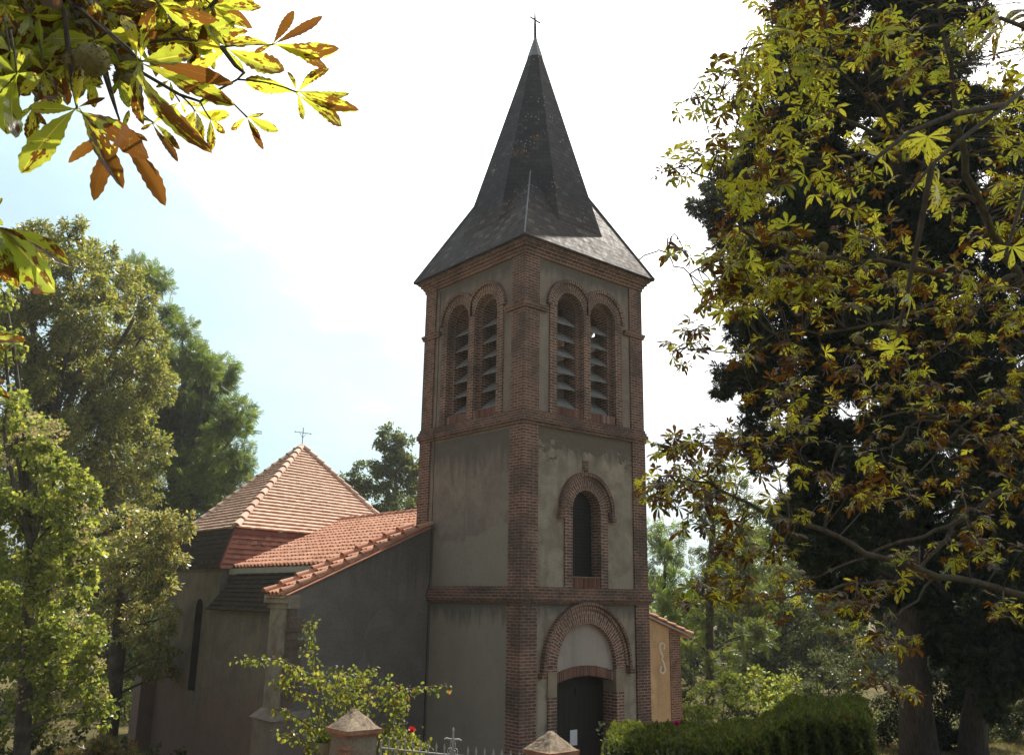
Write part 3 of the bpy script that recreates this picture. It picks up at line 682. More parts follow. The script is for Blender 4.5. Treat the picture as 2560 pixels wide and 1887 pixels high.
# roman tiles
def barrel(mb, p0, p1, r0, r1, N, n=6, rnd=0.5, arc=pi):
    """one half-round tile from p0 (low end) to p1 (high end), N = up direction"""
    p0, p1 = np.asarray(p0, float), np.asarray(p1, float); t = nrm(p1-p0); N = nrm(N-np.dot(N, t)*t); S = np.cross(t, N)
    rows = []
    for p, r in ((p0, r0), (p1, r1)):
        rows.append([p+r*(sin(-arc/2+arc*i/n)*S+cos(-arc/2+arc*i/n)*N) for i in range(n+1)])
    mb.grid(rows, None, rnd, True)
    low = rows[0]; inn_ = [p0+(r0-.016)*(sin(-arc/2+arc*i/n)*S+cos(-arc/2+arc*i/n)*N) for i in range(n+1)]
    mb.grid([low, inn_], None, rnd, False)
    return rows
def roman(mb, eave0, along, up, ncol, nrow, w=.225, h=.345, N=None):
    """interlocking tiles: a barrel and a flat pan per column, each row stepping over the next"""
    prof = [(-.112, .0), (-.07, .0), (-.062, .028), (-.038, .058), (0, .070), (.038, .058), (.062, .028), (.07, .0), (.113, .0)]
    for i in range(nrow):
        for j in range(ncol):
            c0 = eave0+along*((j+.5)*w+random.uniform(-.006, .006))+up*(i*h+(random.uniform(-.02, .02) if i else random.uniform(-.012, .0))); c1_ = c0+up*(h+.03); r = random.random(); dz = random.uniform(.022, .034)
            lo = [c0+along*x+N*(y+dz) for x, y in prof]; hi = [c1_+along*x+N*(y*.86+.004) for x, y in prof]
            mb.grid([lo, hi], None, r, True)
            mb.grid([[p-N*(.026+.0*k) if 0 else c0+along*x+N*(y*.75) for k, (p, (x, y)) in enumerate(zip(lo, prof))], lo], None, r, False)
upN = nrm((-NX*1.0, 0, NR-NE)); NN = nrm(np.cross(upN, np.array([0, -1.0, 0]))); NN = NN if NN[2] > 0 else -NN
Ls = sqrt(NX**2+(NR-NE)**2); nrow = 14
rf = MB(); roman(rf, np.array([NX, GY1+.1, NE]), np.array([0, 1.0, 0]), upN, 40, nrow, .225, Ls/nrow, NN)
SE = 3.50; NRS = 5.92; upS = nrm((-SX, 0, NRS-SE)); NS_ = nrm((NRS-SE, 0, SX)); LsS = sqrt(SX**2+(NRS-SE)**2)
roman(rf, np.array([SX, GY0-.12, SE]), np.array([0, 1.0, 0]), upS, 34, 24, .29, LsS/24, NS_)
rf.poly([(NX+.03, GY1, NE-.03), (NX+.03, 11.3, NE-.03), (0, 11.3, NR-.03), (0, GY1, NR-.03)]); rf.poly([(SX, GY0-.1, SE-.03), (SX, 9.6, SE-.03), (0, 9.6, NRS-.03), (0, GY0-.1, NRS-.03)]); rf.poly([(.02, GY0+.1, NRS-.1), (.02, 11, NRS-.1), (.02, 11, NR-.02), (.02, GY0+.1, NR-.02)])
RF = rf.build("nave_roof", M['tile_new'], CH)
rd = MB()
for i in range(22): y = GY1+.1+i*.42; barrel(rd, (0, y, NR+.03), (0, y+.46, NR+.012), .125, .105, np.array([0, 0, 1.0]), 8, random.random())
rd.build("ridge_tile", M['tile_new'], RF)
cp = MB(); P0 = np.array([-6.02, 0, ntop(-6.02)]); P1 = np.array([-2.1, 0, ntop(-2.1)]); t = nrm(P1-P0); Nn = np.array([-t[2], 0, t[0]]); Lc = np.linalg.norm(P1-P0); nb = 10
for yy, r, up_ in ((GY0+.03, .105, .075), (GY1-.04, .105, .075), (GY0+.27, .085, .02), (GY0+.47, .085, .02), (GY0+.67, .085, .02)):
    stp = Lc/nb
    for i in range(nb):
        j_ = random.uniform(-.012, .012); a = P0+t*(i*stp)+Nn*(up_+.055)+(0, yy+j_, 0); b = P0+t*((i+1.12)*stp)+Nn*(up_+.005)+(0, yy+j_*.5, 0)
        barrel(cp, a, b, r, r*.76, Nn, 8, random.random())
cp.poly([P0+(0, GY0-.05, 0)+Nn*.012, P1+(0, GY0-.05, 0)+Nn*.012, P1+(0, GY1+.05, 0)+Nn*.012, P0+(0, GY1+.05, 0)+Nn*.012])
cp.build("coping_tile", M['tile_new'], NW)
cs = MB(); P0 = np.array([8.0, 0, stop(8.0)+.02]); P1 = np.array([2.1, 0, stop(2.1)+.02]); t = nrm(P1-P0); Nn = np.array([-t[2], 0, t[0]]); Nn = Nn if Nn[2] > 0 else -Nn; Lc = np.linalg.norm(P1-P0); nb = 14
for yy in (GY0-.08, GY0+.12):
    for i in range(nb):
        a = P0+t*(i*Lc/nb)+Nn*.055+(0, yy, 0); b = P0+t*((i+1.12)*Lc/nb)+Nn*.025+(0, yy, 0); barrel(cs, a, b, .095, .08, Nn, 8, random.random())
cs.build("coping_tile", M['tile_new'], SW)
sof = MB(); 
q = [P0+(0, GY0-.13, -.05), P1+(0, GY0-.13, -.05), P1+(0, GY0+.35, -.05), P0+(0, GY0+.35, -.05)]; sof.hexa(q+[p+Nn*.055 for p in q]); sof.build("eave_moulding", M['fascia'], SW)

# choir: polygonal hipped roof with a steep lower skirt
CA = np.array([-0.1, 12.9, 10.0]); CU_ = [(-4.4, 8.15), (-4.4, 12.3), (-2.4, 16.0), (2.4, 16.0), (4.4, 13.0), (2.8, 9.95)]; ZU = 6.50
CL = [(-5.0, 7.60), (-5.0, 12.5), (-2.7, 16.6), (2.7, 16.6), (5.0, 13.1), (3.2, 9.45)]; ZL = 5.29
CR_ = MB()
for i in range(6):
    j = (i+1) % 6
    if i == 5:
        stepped(CR_, (*CU_[5], ZU), (*CU_[0], ZU), CA, CA, 29, .062)
    else: stepped(CR_, (*CU_[i], ZU), (*CU_[j], ZU), CA, CA, 29, .062)
CRO = CR_.build("choir_roof", M['tile_flat'], CH)
sk = MB(); sk2 = MB()
for i in range(6):
    j = (i+1) % 6; stepped(sk2 if i == 0 else sk, (*CL[i], ZL), (*CL[j], ZL), (*(np.array(CU_[i])*1.0), ZU-.03), (*CU_[j], ZU-.03), 8, .016)
sk2.build("lower_skirt", M['tile_shade'], CRO)
so = MB(); so.poly([(*c, ZL) for c in CL][::-1]); so.build("roof_soffit", M['fascia'], CRO)
ht = MB()
for i in range(6):
    a = np.array([*CU_[i], ZU+.0]); b = CA+(0, 0, .01); L = np.linalg.norm(b-a); n = 15
    for k in range(n):
        p0 = a+(b-a)*(k/n)+(0, 0, .030); p1 = a+(b-a)*((k+1.1)/n)+(0, 0, .0); barrel(ht, p0, p1, .125, .10, np.array([0, 0, 1.0]), 8, random.random())
    p0 = np.array([*CL[i], ZL+.02]); barrel(sk, p0, a, .05, .045, np.array([0, 0, 1.0]), 6, .3)
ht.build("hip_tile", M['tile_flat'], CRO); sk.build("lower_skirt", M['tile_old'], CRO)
ci = MB(); bx, by, bz = CA; 
ci.tube([(bx, by, bz-.05), (bx, by, bz+.70)], .016, 6); ci.tube([(bx-.31, by, bz+.53), (bx+.31, by, bz+.53)], .013, 6)
for s in (-1, 1):
    ci.ball((bx+s*.32, by, bz+.53), .026); ci.tube([(bx, by, bz+.33), (bx+s*.14, by, bz+.52)], .008, 5); ci.tube([(bx, by, bz+.68), (bx+s*.035, by, bz+.73)], .009, 5)
ci.build("choir_cross", M['iron'], CRO)
cw = MB(); CW = [(-4.9, 7.7), (-4.9, 12.4), (-2.65, 16.4), (2.65, 16.4), (4.9, 13.0), (3.1, 9.6)]
def side(a, b, z0, z1): cw.poly([(*a, z0), (*b, z0), (*b, z1), (*a, z1)])
for i in range(1, 6): side(CW[i], CW[(i+1) % 6], -.6, ZL)
T1 = TF(1)     # u = -y here
panel_arch(cw, T1, 4.9, -12.4, -7.7, -.6, ZL, -9.05, .27, 4.18, 1.9)
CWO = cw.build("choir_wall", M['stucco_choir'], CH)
cwin = MB(); reveal(cwin, T1, -9.05, .27, 4.18, 1.9, 4.9, 4.6, True); cwin.poly([T1(-9.05-.28, 4.62, 1.9)]+[T1(a, 4.62, b) for a, b in apts(-9.05, .28, 4.18)]+[T1(-9.05+.28, 4.62, 1.9)])
cwin.build("choir_window", M['dark'], CWO)
bu = MB()
bu.hexa([(-5.36, 11.9, -.6), (-4.85, 11.9, -.6), (-4.85, 12.6, -.6), (-5.36, 12.6, -.6), (-5.36, 11.9, 2.72), (-4.85, 11.9, 3.35), (-4.85, 12.6, 3.35), (-5.36, 12.6, 2.72)])
bu.build("buttress", M['stucco_choir'], CWO)
np_ = MB(); np_.box(-.495+.27, -.31+.31, 0, .006, 1.38, 1.71, T=lambda p: (p[0], -1.672+.02+p[1]-.05, p[2]))
NP = np_.build("paper_notice", M['paper']); tag(NP, "small white paper notice fixed to the dark church door", "notice")

# ================================================================== TERRAIN
FH = nrm([CF[0], CF[1], 0])
def ground_z(x, y):
    s = (np.asarray(x)-CAM_P[0])*FH[0] + (np.asarray(y)-CAM_P[1])*FH[1]
    k = np.clip((18.5-s)/18.5, 0, 1.6)
    h = 3.05*k**1.15
    far = np.clip((s-55)/120, 0, 1); h = h - 2.0*far
    return h + 0.06*np.sin(x*0.9+1.3)*np.cos(y*0.7) - 0.05
xs = np.concatenate([np.linspace(-900, -60, 16), np.linspace(-50, 70, 121), np.linspace(80, 900, 16)])
ys = np.concatenate([np.linspace(-900, -60, 16), np.linspace(-50, 70, 121), np.linspace(80, 900, 16)])
X, Y = np.meshgrid(xs, ys, indexing='ij'); Z = ground_z(X, Y)
V = np.stack([X, Y, Z], -1).reshape(-1, 3); n0, n1 = len(xs), len(ys)
I = (np.arange(n0-1)[:, None]*n1+np.arange(n1-1)[None]).ravel()
Fq = np.stack([I, I+n1, I+n1+1, I+1], 1)
me = bpy.data.meshes.new("ground"); me.from_pydata(V.tolist(), [], Fq.tolist())
tg = NT("dry_lawn"); P = tg.coord('pos'); a = tg.noise(P, 0.35, 6, 0.65); b = tg.noise(P, 9, 6, 0.7); c = tg.noise(P, 60, 4, 0.7)
col = tg.mix(tg.ramp(a, [(0.4, 0), (0.6, 1)]), (0.055, 0.065, 0.020), (0.20, 0.15, 0.062))
col = tg.mix(tg.ramp(b, [(0.4, 0), (0.7, 0.6)]), col, (0.20, 0.15, 0.075)); col = tg.mix(0.3, col, tg.ramp(c, [(0.3, (0.04, 0.05, 0.02)), (0.7, (0.18, 0.17, 0.07))]))
tag(link_mesh("ground", me, tg.pbr(col, 1.0, tg.bump(tg.math('ADD', b, c), 0.8, 0.05), 0.1), smooth=True), kind='structure')

# ================================================================== FOLIAGE TOOLS
def template_mesh(V, F, UV=None):
    return np.asarray(V, float), F, UV
def q_leaf(w=0.5, fold=0.12):     # one folded rhombic leaf, 1 m long
    return template_mesh([(0, 0, 0), (.5, -w/2, fold), (1, 0, -.05), (.5, w/2, fold)], [[0, 1, 2, 3]])
def spray(n=5, w=0.16, L=0.42, droop=0.25):   # pinnate spray
    V, F = [], []
    for i in range(n):
        x = .15+.8*i/(n-1); z = -droop*x*x
        for s in (-1, 1):
            k = len(V); d = np.array([.45, s*.9, -.15]); d = d/np.linalg.norm(d)*L*(1-.35*abs(2*x-1)); p = np.array([x, 0, z]); e = np.array([.8, -.45*s, 0])*w
            V += [p, p+d*.5+e*.5, p+d, p+d*.5-e*.5]; F.append([k, k+1, k+2, k+3])
    return template_mesh(V, F)
def tuft(n=9, w=0.10, spread=1.0):            # feathery conifer spray: narrow blades fanning from a stalk
    V, F = [], []; r = random.Random(3)
    for i in range(n):
        a = (i/(n-1)-.5)*2.0*spread; k = len(V); x0 = .35*abs(math.cos(a))*r.random(); L = .65+.35*r.random()
        d = np.array([math.cos(a), math.sin(a), r.uniform(-.35, .25)]); d /= np.linalg.norm(d); s = np.array([-d[1], d[0], r.uniform(-.5, .5)])*w
        p = np.array([x0, 0, 0]); V += [p, p+d*L*.55+s, p+d*L, p+d*L*.55-s]; F.append([k, k+1, k+2, k+3])
    return template_mesh(V, F)
def vine_leaf():
    return template_mesh([(0, 0, 0), (.25, -.42, .08), (.7, -.34, .0), (1, 0, -.12), (.7, .34, .0), (.25, .42, .08)], [[0, 1, 2, 3], [0, 3, 4, 5]])
def palm_leaf(nl=6, droop=.35, seed=0):
    """horse chestnut leaf: obovate leaflets fanned round one point, UV u along, v across"""
    r = random.Random(seed); V, F, UV = [], [], []
    for i in range(nl):
        a = (i-(nl-1)/2)*(4.4/nl)+r.uniform(-.12, .12); L = (1-.30*abs(i-(nl-1)/2)/((nl-1)/2+.01))*r.uniform(.85, 1.08)
        roll = r.uniform(-.7, .7); cl = r.uniform(.2, 1.0)*droop; rise = r.uniform(-.15, .35)
        d = np.array([cos(a), sin(a), 0]); s = np.array([-sin(a), cos(a), 0]); up = np.array([0, 0, 1.0])
        s2 = s*cos(roll)+up*sin(roll); n2 = np.cross(d, s2)
        st = [(0, .015), (.22, .055), (.48, .13), (.72, .175), (.88, .12), (1.0, 0.0)]; k = len(V)
        for t, w in st:
            c = d*L*t+up*(rise*t*L-cl*t*t*L)
            V += [c-s2*w*L+n2*w*.35*L, c, c+s2*w*L+n2*w*.35*L]; UV += [(t, -1), (t, 0), (t, 1)]
        for j in range(5):
            b = k+3*j; F += [[b, b+1, b+4, b+3], [b+1, b+2, b+5, b+4]]
    return template_mesh(V, F, UV)

def instance(name, tmpl, pos, size, dirs, nrms, mat, parent=None, rnd=None, extra=None, smooth=False):
    """many copies of leaf templates as ONE mesh: pos (N,3), size (N), dirs/nrms leaf axis and face direction"""
    tm = tmpl if isinstance(tmpl, list) else [tmpl]; N = len(pos); which = rng.integers(0, len(tm), N) if len(tm) > 1 else np.zeros(N, int)
    VV, LL, NL, RR, UU, EE = [], [], [], [], [], []; off = 0
    if rnd is None: rnd = rng.random(N)
    d = dirs/(np.linalg.norm(dirs, axis=1, keepdims=True)+1e-9); n = nrms-(nrms*d).sum(1, keepdims=True)*d; n /= (np.linalg.norm(n, axis=1, keepdims=True)+1e-9); b = np.cross(n, d)
    for ti, (tv, tf_, tuv) in enumerate(tm):
        idx = np.where(which == ti)[0]; m = len(idx)
        if not m: continue
        k = len(tv); P = pos[idx][:, None, :] + size[idx][:, None, None]*(tv[None, :, 0:1]*d[idx][:, None, :]+tv[None, :, 1:2]*b[idx][:, None, :]+tv[None, :, 2:3]*n[idx][:, None, :])
        VV.append(P.reshape(-1, 3)); fl = np.array([i for f in tf_ for i in f]); ln_ = np.array([len(f) for f in tf_])
        LL.append((fl[None]+(np.arange(m)*k)[:, None]+off).ravel()); NL.append(np.tile(ln_, m)); RR.append(np.repeat(rnd[idx], len(tf_)))
        if extra is not None: EE.append(np.repeat(extra[idx], len(tf_)))
        if tuv is not None: UU.append(np.tile(np.asarray(tuv, float)[fl], (m, 1)))
        off += m*k
    VV = np.concatenate(VV)-root_loc(parent); LL = np.concatenate(LL); NL = np.concatenate(NL)
    me = bpy.data.meshes.new(name); me.vertices.add(len(VV)); me.vertices.foreach_set('co', VV.astype(np.float32).ravel())
    me.loops.add(len(LL)); me.loops.foreach_set('vertex_index', LL.astype(np.int32)); me.polygons.add(len(NL))
    me.polygons.foreach_set('loop_start', np.concatenate([[0], np.cumsum(NL)[:-1]]).astype(np.int32))
    me.update(calc_edges=True)
    a = me.attributes.new('rnd', 'FLOAT', 'FACE'); a.data.foreach_set('value', np.concatenate(RR).astype(np.float32))
    if extra is not None: a = me.attributes.new('brown', 'FLOAT', 'FACE'); a.data.foreach_set('value', np.concatenate(EE).astype(np.float32))
    if UU: u = me.uv_layers.new(name='UVMap'); u.data.foreach_set('uv', np.concatenate(UU).astype(np.float32).ravel())
    return link_mesh(name, me, mat, parent, smooth)

def rand_unit(n):
    v = rng.normal(size=(n, 3)); return v/np.linalg.norm(v, axis=1, keepdims=True)
def clump_points(blobs, dens, sub=0.30, shell=0.55, dflat=0.85, clump_n=None):
    """blobs: (vx, vy, r_view, depth[, density]) -> leaf points in small clumps spread through each blob. returns pos, clump centres, outward dirs"""
    P, C, O = [], [], []
    for bl in blobs:
        vx, vy, rv, d = bl[:4]; k = bl[4] if len(bl) > 4 else 1.0
        c = at(vx, vy, d); R = rv*vpx(d); nc = max(4, int(9*k*(1.0 if clump_n is None else clump_n)))
        u = rand_unit(nc)*(rng.random((nc, 1))**(1/3*(1-shell)))*np.array([1, 1, 1])
        cc = c+u*R*0.86; n = int(dens*k*R*R); cid = rng.integers(0, nc, n)
        rad = R*sub*(0.6+0.8*rng.random(nc))
        off = np.clip(rng.normal(size=(n, 3))*0.55, -1.15, 1.15); off[:, 2] *= dflat
        p = cc[cid]+off*rad[cid][:, None]
        P.append(p); C.append((c, cc)); O.append(nrm_rows(p-c)*0.6+nrm_rows(off)*0.6)
    return np.concatenate(P), C, np.concatenate(O)
def nrm_rows(a): return a/(np.linalg.norm(a, axis=1, keepdims=True)+1e-9)
def bend(p, q, sag=0.0, jit=0.0, n=6):
    p, q = np.asarray(p, float), np.asarray(q, float); L = np.linalg.norm(q-p); j = rng.normal(size=3)*jit*L
    return [p+(q-p)*t+np.array([0, 0, sag*L])*4*t*(1-t)+j*4*t*(1-t)*(.5+.5*t) for t in np.linspace(0, 1, n)]
def tree(name, label, cat, base, fork, blobs, leafmat, tmpl, size, dens, bark, r0, group=None, updir=0.5, droop=0.2, sub=.30, shell=.55, fork_r=None, crown_name="crown", clump_n=None, twigs=3, trunk_pts=None, limb=None, updown=1.0):
    base = np.asarray(base, float); base = np.array([base[0], base[1], float(ground_z(base[0], base[1]))-.15])
    t = thing(name, label, cat, base, group)
    tk = MB(); pts = trunk_pts if trunk_pts is not None else bend(base, fork, 0, .03, 7)
    pts = [base]+[np.asarray(p, float) for p in pts[1:]]
    m = len(pts); fr = fork_r or r0*.55
    dense = [a+(b-a)*f for a, b in zip(pts, pts[1:]) for f in (0, .25, .5, .75)]+[pts[-1]]
    dense = dense[len(dense)//4:]
    tk.tube(pts, [r0*1.25 if i == 0 else r0*(1-i/(m-1))+fr*i/(m-1) for i in range(m)], 10)
    P, C, O = clump_points(blobs, dens, sub, shell, clump_n=clump_n)
    for c, cc in C:
        # limb from a point up the trunk to the blob, then twigs to some clumps
        hd_ = np.linalg.norm((c-pts[-1])[:2]); cand = [p for p in dense if p[2] < c[2]-.25*min(hd_, 3.0)] or [dense[len(dense)//4]]
        s = cand[-1]
        L = np.linalg.norm(c-s); rr = min(fr*.75, .018*L+.02)
        tk.tube(bend(s, c, .06, .06, 7), [rr*(1-.72*i/6) for i in range(7)], 6, False)
        for q in cc[:twigs]: tk.tube(bend(c, q, .04, .08, 4), [rr*.28, rr*.2, rr*.14, rr*.07], 4, False)
    tk.build("trunk", bark, t)
    n = len(P); dirs = O*0.7+rand_unit(n)*.8+np.array([0, 0, -droop]); nr = rand_unit(n)+np.array([0, 0, updir])
    instance(crown_name, tmpl, P, size*(.65+.7*rng.random(n)), dirs, nr, leafmat, t)
    return t

BARK = m_bark("grey_bark", (0.055, 0.045, 0.035), (0.16, 0.135, 0.11)); BARK_D = m_bark("dark_bark", (0.04, 0.032, 0.026), (0.10, 0.08, 0.065))
BARK_C = m_bark("cypress_bark", (0.032, 0.027, 0.023), (0.11, 0.092, 0.08), 16, 0.12)
L_OAK = m_leaf("oak_leaf", (0.10, 0.135, 0.030), (0.165, 0.19, 0.045), (0.27, 0.26, 0.07), 0.5, 2.2, brown=0.02, gloss=.12)
L_ROB = m_leaf("robinia_leaf", (0.068, 0.115, 0.026), (0.105, 0.16, 0.036), (0.16, 0.20, 0.05), 0.5, 2.0, gloss=.05)
L_SILV = m_leaf("golden_leaf", (0.15, 0.18, 0.06), (0.24, 0.255, 0.09), (0.38, 0.37, 0.17), 0.45, 2.0, brown=0.05, gloss=.12)
L_VINE = m_leaf("vine_leaf", (0.11, 0.155, 0.035), (0.19, 0.235, 0.055), (0.34, 0.35, 0.09), 0.5, 2.1, gloss=.08)
L_SEED = m_leaf("seed_fluff", (0.42, 0.38, 0.24), (0.52, 0.46, 0.30), (0.60, 0.52, 0.33), 0.4, 1.0, gloss=.02)
L_CYP = m_leaf("cypress_spray", (0.022, 0.034, 0.021), (0.036, 0.050, 0.027), (0.062, 0.076, 0.038), 0.25, 1.3, gloss=.02)
L_MID = m_leaf("poplar_leaf", (0.05, 0.08, 0.022), (0.085, 0.115, 0.03), (0.17, 0.19, 0.055), 0.45, 1.9, gloss=.06)
L_DARK = m_leaf("wood_leaf", (0.030, 0.048, 0.012), (0.05, 0.07, 0.018), (0.09, 0.10, 0.028), 0.45, 2.0, gloss=.04)
L_GREY = m_leaf("elder_leaf", (0.045, 0.065, 0.03), (0.08, 0.10, 0.05), (0.16, 0.18, 0.10), 0.42, 1.7, gloss=.08)

def D(bl, d, j=1.2): return [(b[0], b[1], b[2], d+rng.uniform(-j, j)*1.0, *(b[3:4])) for b in bl]
# ---- left group
oak = D([(80,545,62),(150,520,50),(215,560,45),(40,620,90),(160,620,95),(255,620,60),(310,660,40),(90,740,105),(215,740,105),(310,740,55),(140,880,105),(270,840,100),(345,850,45),(50,820,90),(240,965,105),(325,990,55),(130,1010,75,.5),(200,1060,100),(300,1070,60),(60,950,80,.8),(180,700,90),(30,720,80),(110,800,80),(200,960,90),(90,1080,90),(20,1000,80),(270,900,70),(230,830,70),(20,560,50)], 36, 2.2)
tree("oak_tree", "tall gold-green tree with dark forking trunk, beyond the church apse", "tree", at(118, 1640, 36), at(105, 1010, 36), oak, L_OAK, q_leaf(.5), .165, 1500, BARK_D, .42, twigs=8, clump_n=3.2, sub=.20)
rob = D([(300,600,45),(340,615,32),(352,700,42),(398,715,28),(405,770,40),(440,800,45),(480,810,38),(395,880,85),(465,880,65),(520,900,34),(420,985,90),(500,970,52),(545,905,18),(380,1060,85),(460,1070,75),(520,1060,36),(430,1140,70),(350,1150,60),(535,1010,22),(350,860,70),(440,930,60),(350,960,80),(470,1030,60),(330,760,50),(300,1150,60),(300,1240,60)], 44, 2)
tree("robinia_tree", "feathery bright green tree on the church side of the gold-green tree", "tree", at(372, 1640, 44), at(385, 1120, 44), rob, L_ROB, spray(7, .12, .34, .04), .36, 620, BARK_D, .34, twigs=6, sub=.24, clump_n=2.2)
gold = D([(330,1165,62),(385,1150,42),(270,1160,60),(375,1215,38),(300,1240,75),(235,1230,55),(345,1290,42),(240,1330,50,.6),(320,1370,62),(372,1345,22),(345,1440,45),(290,1440,48,.6),(380,1480,14),(200,1400,35,.5)], 25, 1.0)
tree("pale_leaved_tree", "pale golden tree with leaning dark trunk in front of the tiled apse roof", "tree", at(232, 1652, 25), at(272, 1230, 25), gold, L_SILV, q_leaf(.5), .135, 2200, BARK_D, .27, twigs=7, fork_r=.17, clump_n=2.6, sub=.22)
vine = D([(8,640,35),(12,760,42),(14,900,50),(85,965,62),(55,1050,95),(130,1040,55),(45,1170,100),(145,1150,58),(55,1300,95),(150,1270,55),(30,1430,85),(125,1420,80),(185,1490,45),(60,1570,75),(150,1560,60),(215,1560,40),(190,1390,45),(175,1080,42),(195,1180,45),(190,1280,45),(110,1230,60),(100,1370,60),(100,1500,60),(20,1120,60),(15,1350,60),(160,1450,45)], 20, .8)
VT = tree("vine_covered_tree", "tree smothered in green climbing vine with cream seed heads, at the lane's edge", "tree", at(60, 1640, 20), at(70, 1200, 20), vine, L_VINE, vine_leaf(), .095, 2300, BARK_D, .2, twigs=3, updir=.9, droop=.5, clump_n=2.2, sub=.24, shell=.8)
sd = D([(95,925,34),(128,950,22),(60,955,24),(178,1120,20),(185,1170,22),(172,1220,18),(140,1290,32),(165,1350,28),(18,960,22),(10,1010,20),(155,1520,34),(195,1450,26),(220,1520,22),(130,1600,30),(40,1500,26)], 19.2, .4)
P_, C_, O_ = clump_points(sd, 1500, .4); n = len(P_)
instance("seed_heads", vine_leaf(), P_, .05*(.6+.8*rng.random(n)), rand_unit(n), rand_unit(n), L_SEED, VT)
tree("sapling", "slim green sapling between the leaning trunk and the church buttress", "tree", at(300, 1650, 40), at(300, 1500, 40), D([(305,1440,45),(300,1520,50),(270,1580,50),(330,1580,40),(240,1500,40),(310,1640,40)], 40, 1), L_ROB, spray(5, .18, .36), .34, 420, BARK, .09)
tree("bramble_patch", "dark bramble patch at the foot of the vine covered tree", "bramble", at(120, 1660, 21), at(120, 1640, 21), D([(10,1630,45),(80,1640,45),(150,1635,40),(270,1655,35),(330,1660,30),(200,1650,40),(390,1670,30)], 21, .5), L_DARK, vine_leaf(), .085, 1700, BARK_D, .04)
# ---- behind the tower
mid = D([(852,960,34),(882,985,36),(840,1010,40),(800,1040,34),(770,1055,28),(745,1062,14),(870,1050,50),(820,1085,42),(905,1040,40),(780,1095,30),(880,1110,45),(850,1140,40),(920,1110,30)], 55, 1.6)
tree("poplar_tree", "dark green tree standing behind the tiled nave roof, left of the tower", "tree", at(865, 1560, 55), at(867, 1060, 55), mid, L_MID, q_leaf(.55), .19, 1300, BARK_D, .30, twigs=6, clump_n=2, sub=.24)
# ---- right of the tower
tree("young_ash_tree", "light green tree close against the tower's brick corner", "tree", at(1452, 1600, 41), at(1455, 1250, 41), D([(1448,1225,45),(1425,1300,40),(1482,1275,40),(1468,1170,28),(1440,1370,42),(1500,1330,35),(1425,1160,18)], 41, 1), L_ROB, spray(5, .19, .36), .33, 460, BARK_D, .13)
tree("slender_tree", "slender tree with straight dark trunk beyond the ochre wall's corner", "tree", at(1558, 1640, 37), at(1561, 1150, 37), D([(1545,1040,42),(1590,1070,45),(1535,1105,36),(1620,1125,45),(1565,1175,52),(1640,1190,45),(1595,1260,60),(1520,1260,30,.6),(1640,1290,55),(1550,1360,55,.6),(1500,1395,32,.6),(1640,1390,55),(1590,1440,50,.5)], 37, 1), L_MID, spray(5, .19, .38), .30, 380, BARK_D, .20, twigs=4)
tree("woodland_tree", "shaded tree behind the clipped hedge, between slender trunk and big conifer", "tree", at(1700, 1640, 46), at(1700, 1400, 46), D([(1690,1340,65),(1750,1430,60),(1680,1450,55),(1820,1440,65),(1780,1350,60),(1850,1390,50),(1720,1500,50)], 46, 2), L_DARK, q_leaf(.55), .19, 1000, BARK_D, .22)
tree("elder_bush", "grey-green bush at the lawn's far edge behind the conifer trunks", "bush", at(2185, 1640, 31.5), at(2185, 1600, 31.5), D([(2190,1560,60),(2235,1520,45),(2170,1600,45),(2200,1610,40),(2240,1590,50),(2150,1600,45),(2210,1480,35),(2250,1480,40),(2100,1590,50),(2060,1610,45),(2300,1540,60),(2340,1460,60),(2290,1620,45),(2200,1618,35)], 31.5, .5), L_GREY, q_leaf(.55), .125, 1500, BARK_D, .09)
tree("bramble_bush", "glossy tangled bush behind the tall end of the hedge", "bush", at(1800, 1640, 30.5), at(1800, 1560, 30.5), D([(1790,1450,45,.7),(1840,1480,50),(1760,1500,45),(1880,1530,50),(1920,1580,45),(1940,1615,38),(1900,1460,50,.8),(1960,1540,50),(1970,1440,45,.7),(1850,1570,50),(1780,1590,45),(1840,1610,40),(1740,1605,40),(1690,1600,40)], 30.5, .7), L_GREY, q_leaf(.5), .10, 1700, BARK_D, .07)
tree("hazel_bush", "yellow-green bush behind the low end of the hedge", "bush", at(1580, 1640, 31), at(1580, 1580, 31), D([(1520,1530,38),(1580,1510,40),(1640,1500,45),(1700,1500,45),(1600,1560,45),(1510,1575,35),(1660,1560,45),(1740,1560,45),(1540,1600,38),(1600,1605,38),(1490,1590,30)], 31, .8), L_VINE, vine_leaf(), .105, 1000, BARK_D, .06)
tree("woodland_tree", "pale green tree seen through the gap right of the slender tree", "tree", at(1650, 1640, 50), at(1650, 1300, 50), D([(1640,1180,50),(1690,1230,55),(1610,1260,50),(1680,1310,60),(1740,1270,50),(1620,1350,55),(1570,1320,45),(1700,1380,55),(1480,1400,50),(1450,1450,50),(1530,1450,55),(1600,1470,50)], 50, 2), L_MID, q_leaf(.55), .18, 1000, BARK_D, .2, twigs=5, clump_n=2, sub=.26)
tree("laurel_bush", "dark green bushes filling the gap beside the apse buttress", "bush", at(270, 1650, 33), at(270, 1600, 33), D([(230,1580,60),(290,1560,45),(180,1600,55),(120,1600,60),(300,1620,40),(60,1600,60),(250,1500,45,.6),(10,1560,60),(340,1640,25)], 33, .8), L_DARK, q_leaf(.55), .13, 1500, BARK_D, .08, clump_n=2)
tree("ash_tree", "dark green tree filling the gap behind the pale golden tree", "tree", at(215, 1640, 40), at(215, 1200, 40), D([(200,1090,60),(270,1130,60),(330,1130,50),(210,1200,60),(290,1290,60),(220,1330,60),(330,1230,50),(250,1420,55),(300,1380,50),(190,1460,50),(120,1200,70),(60,1350,70)], 40, 1), L_DARK, q_leaf(.5), .15, 1300, BARK_D, .2, twigs=4, clump_n=2.2, sub=.24)
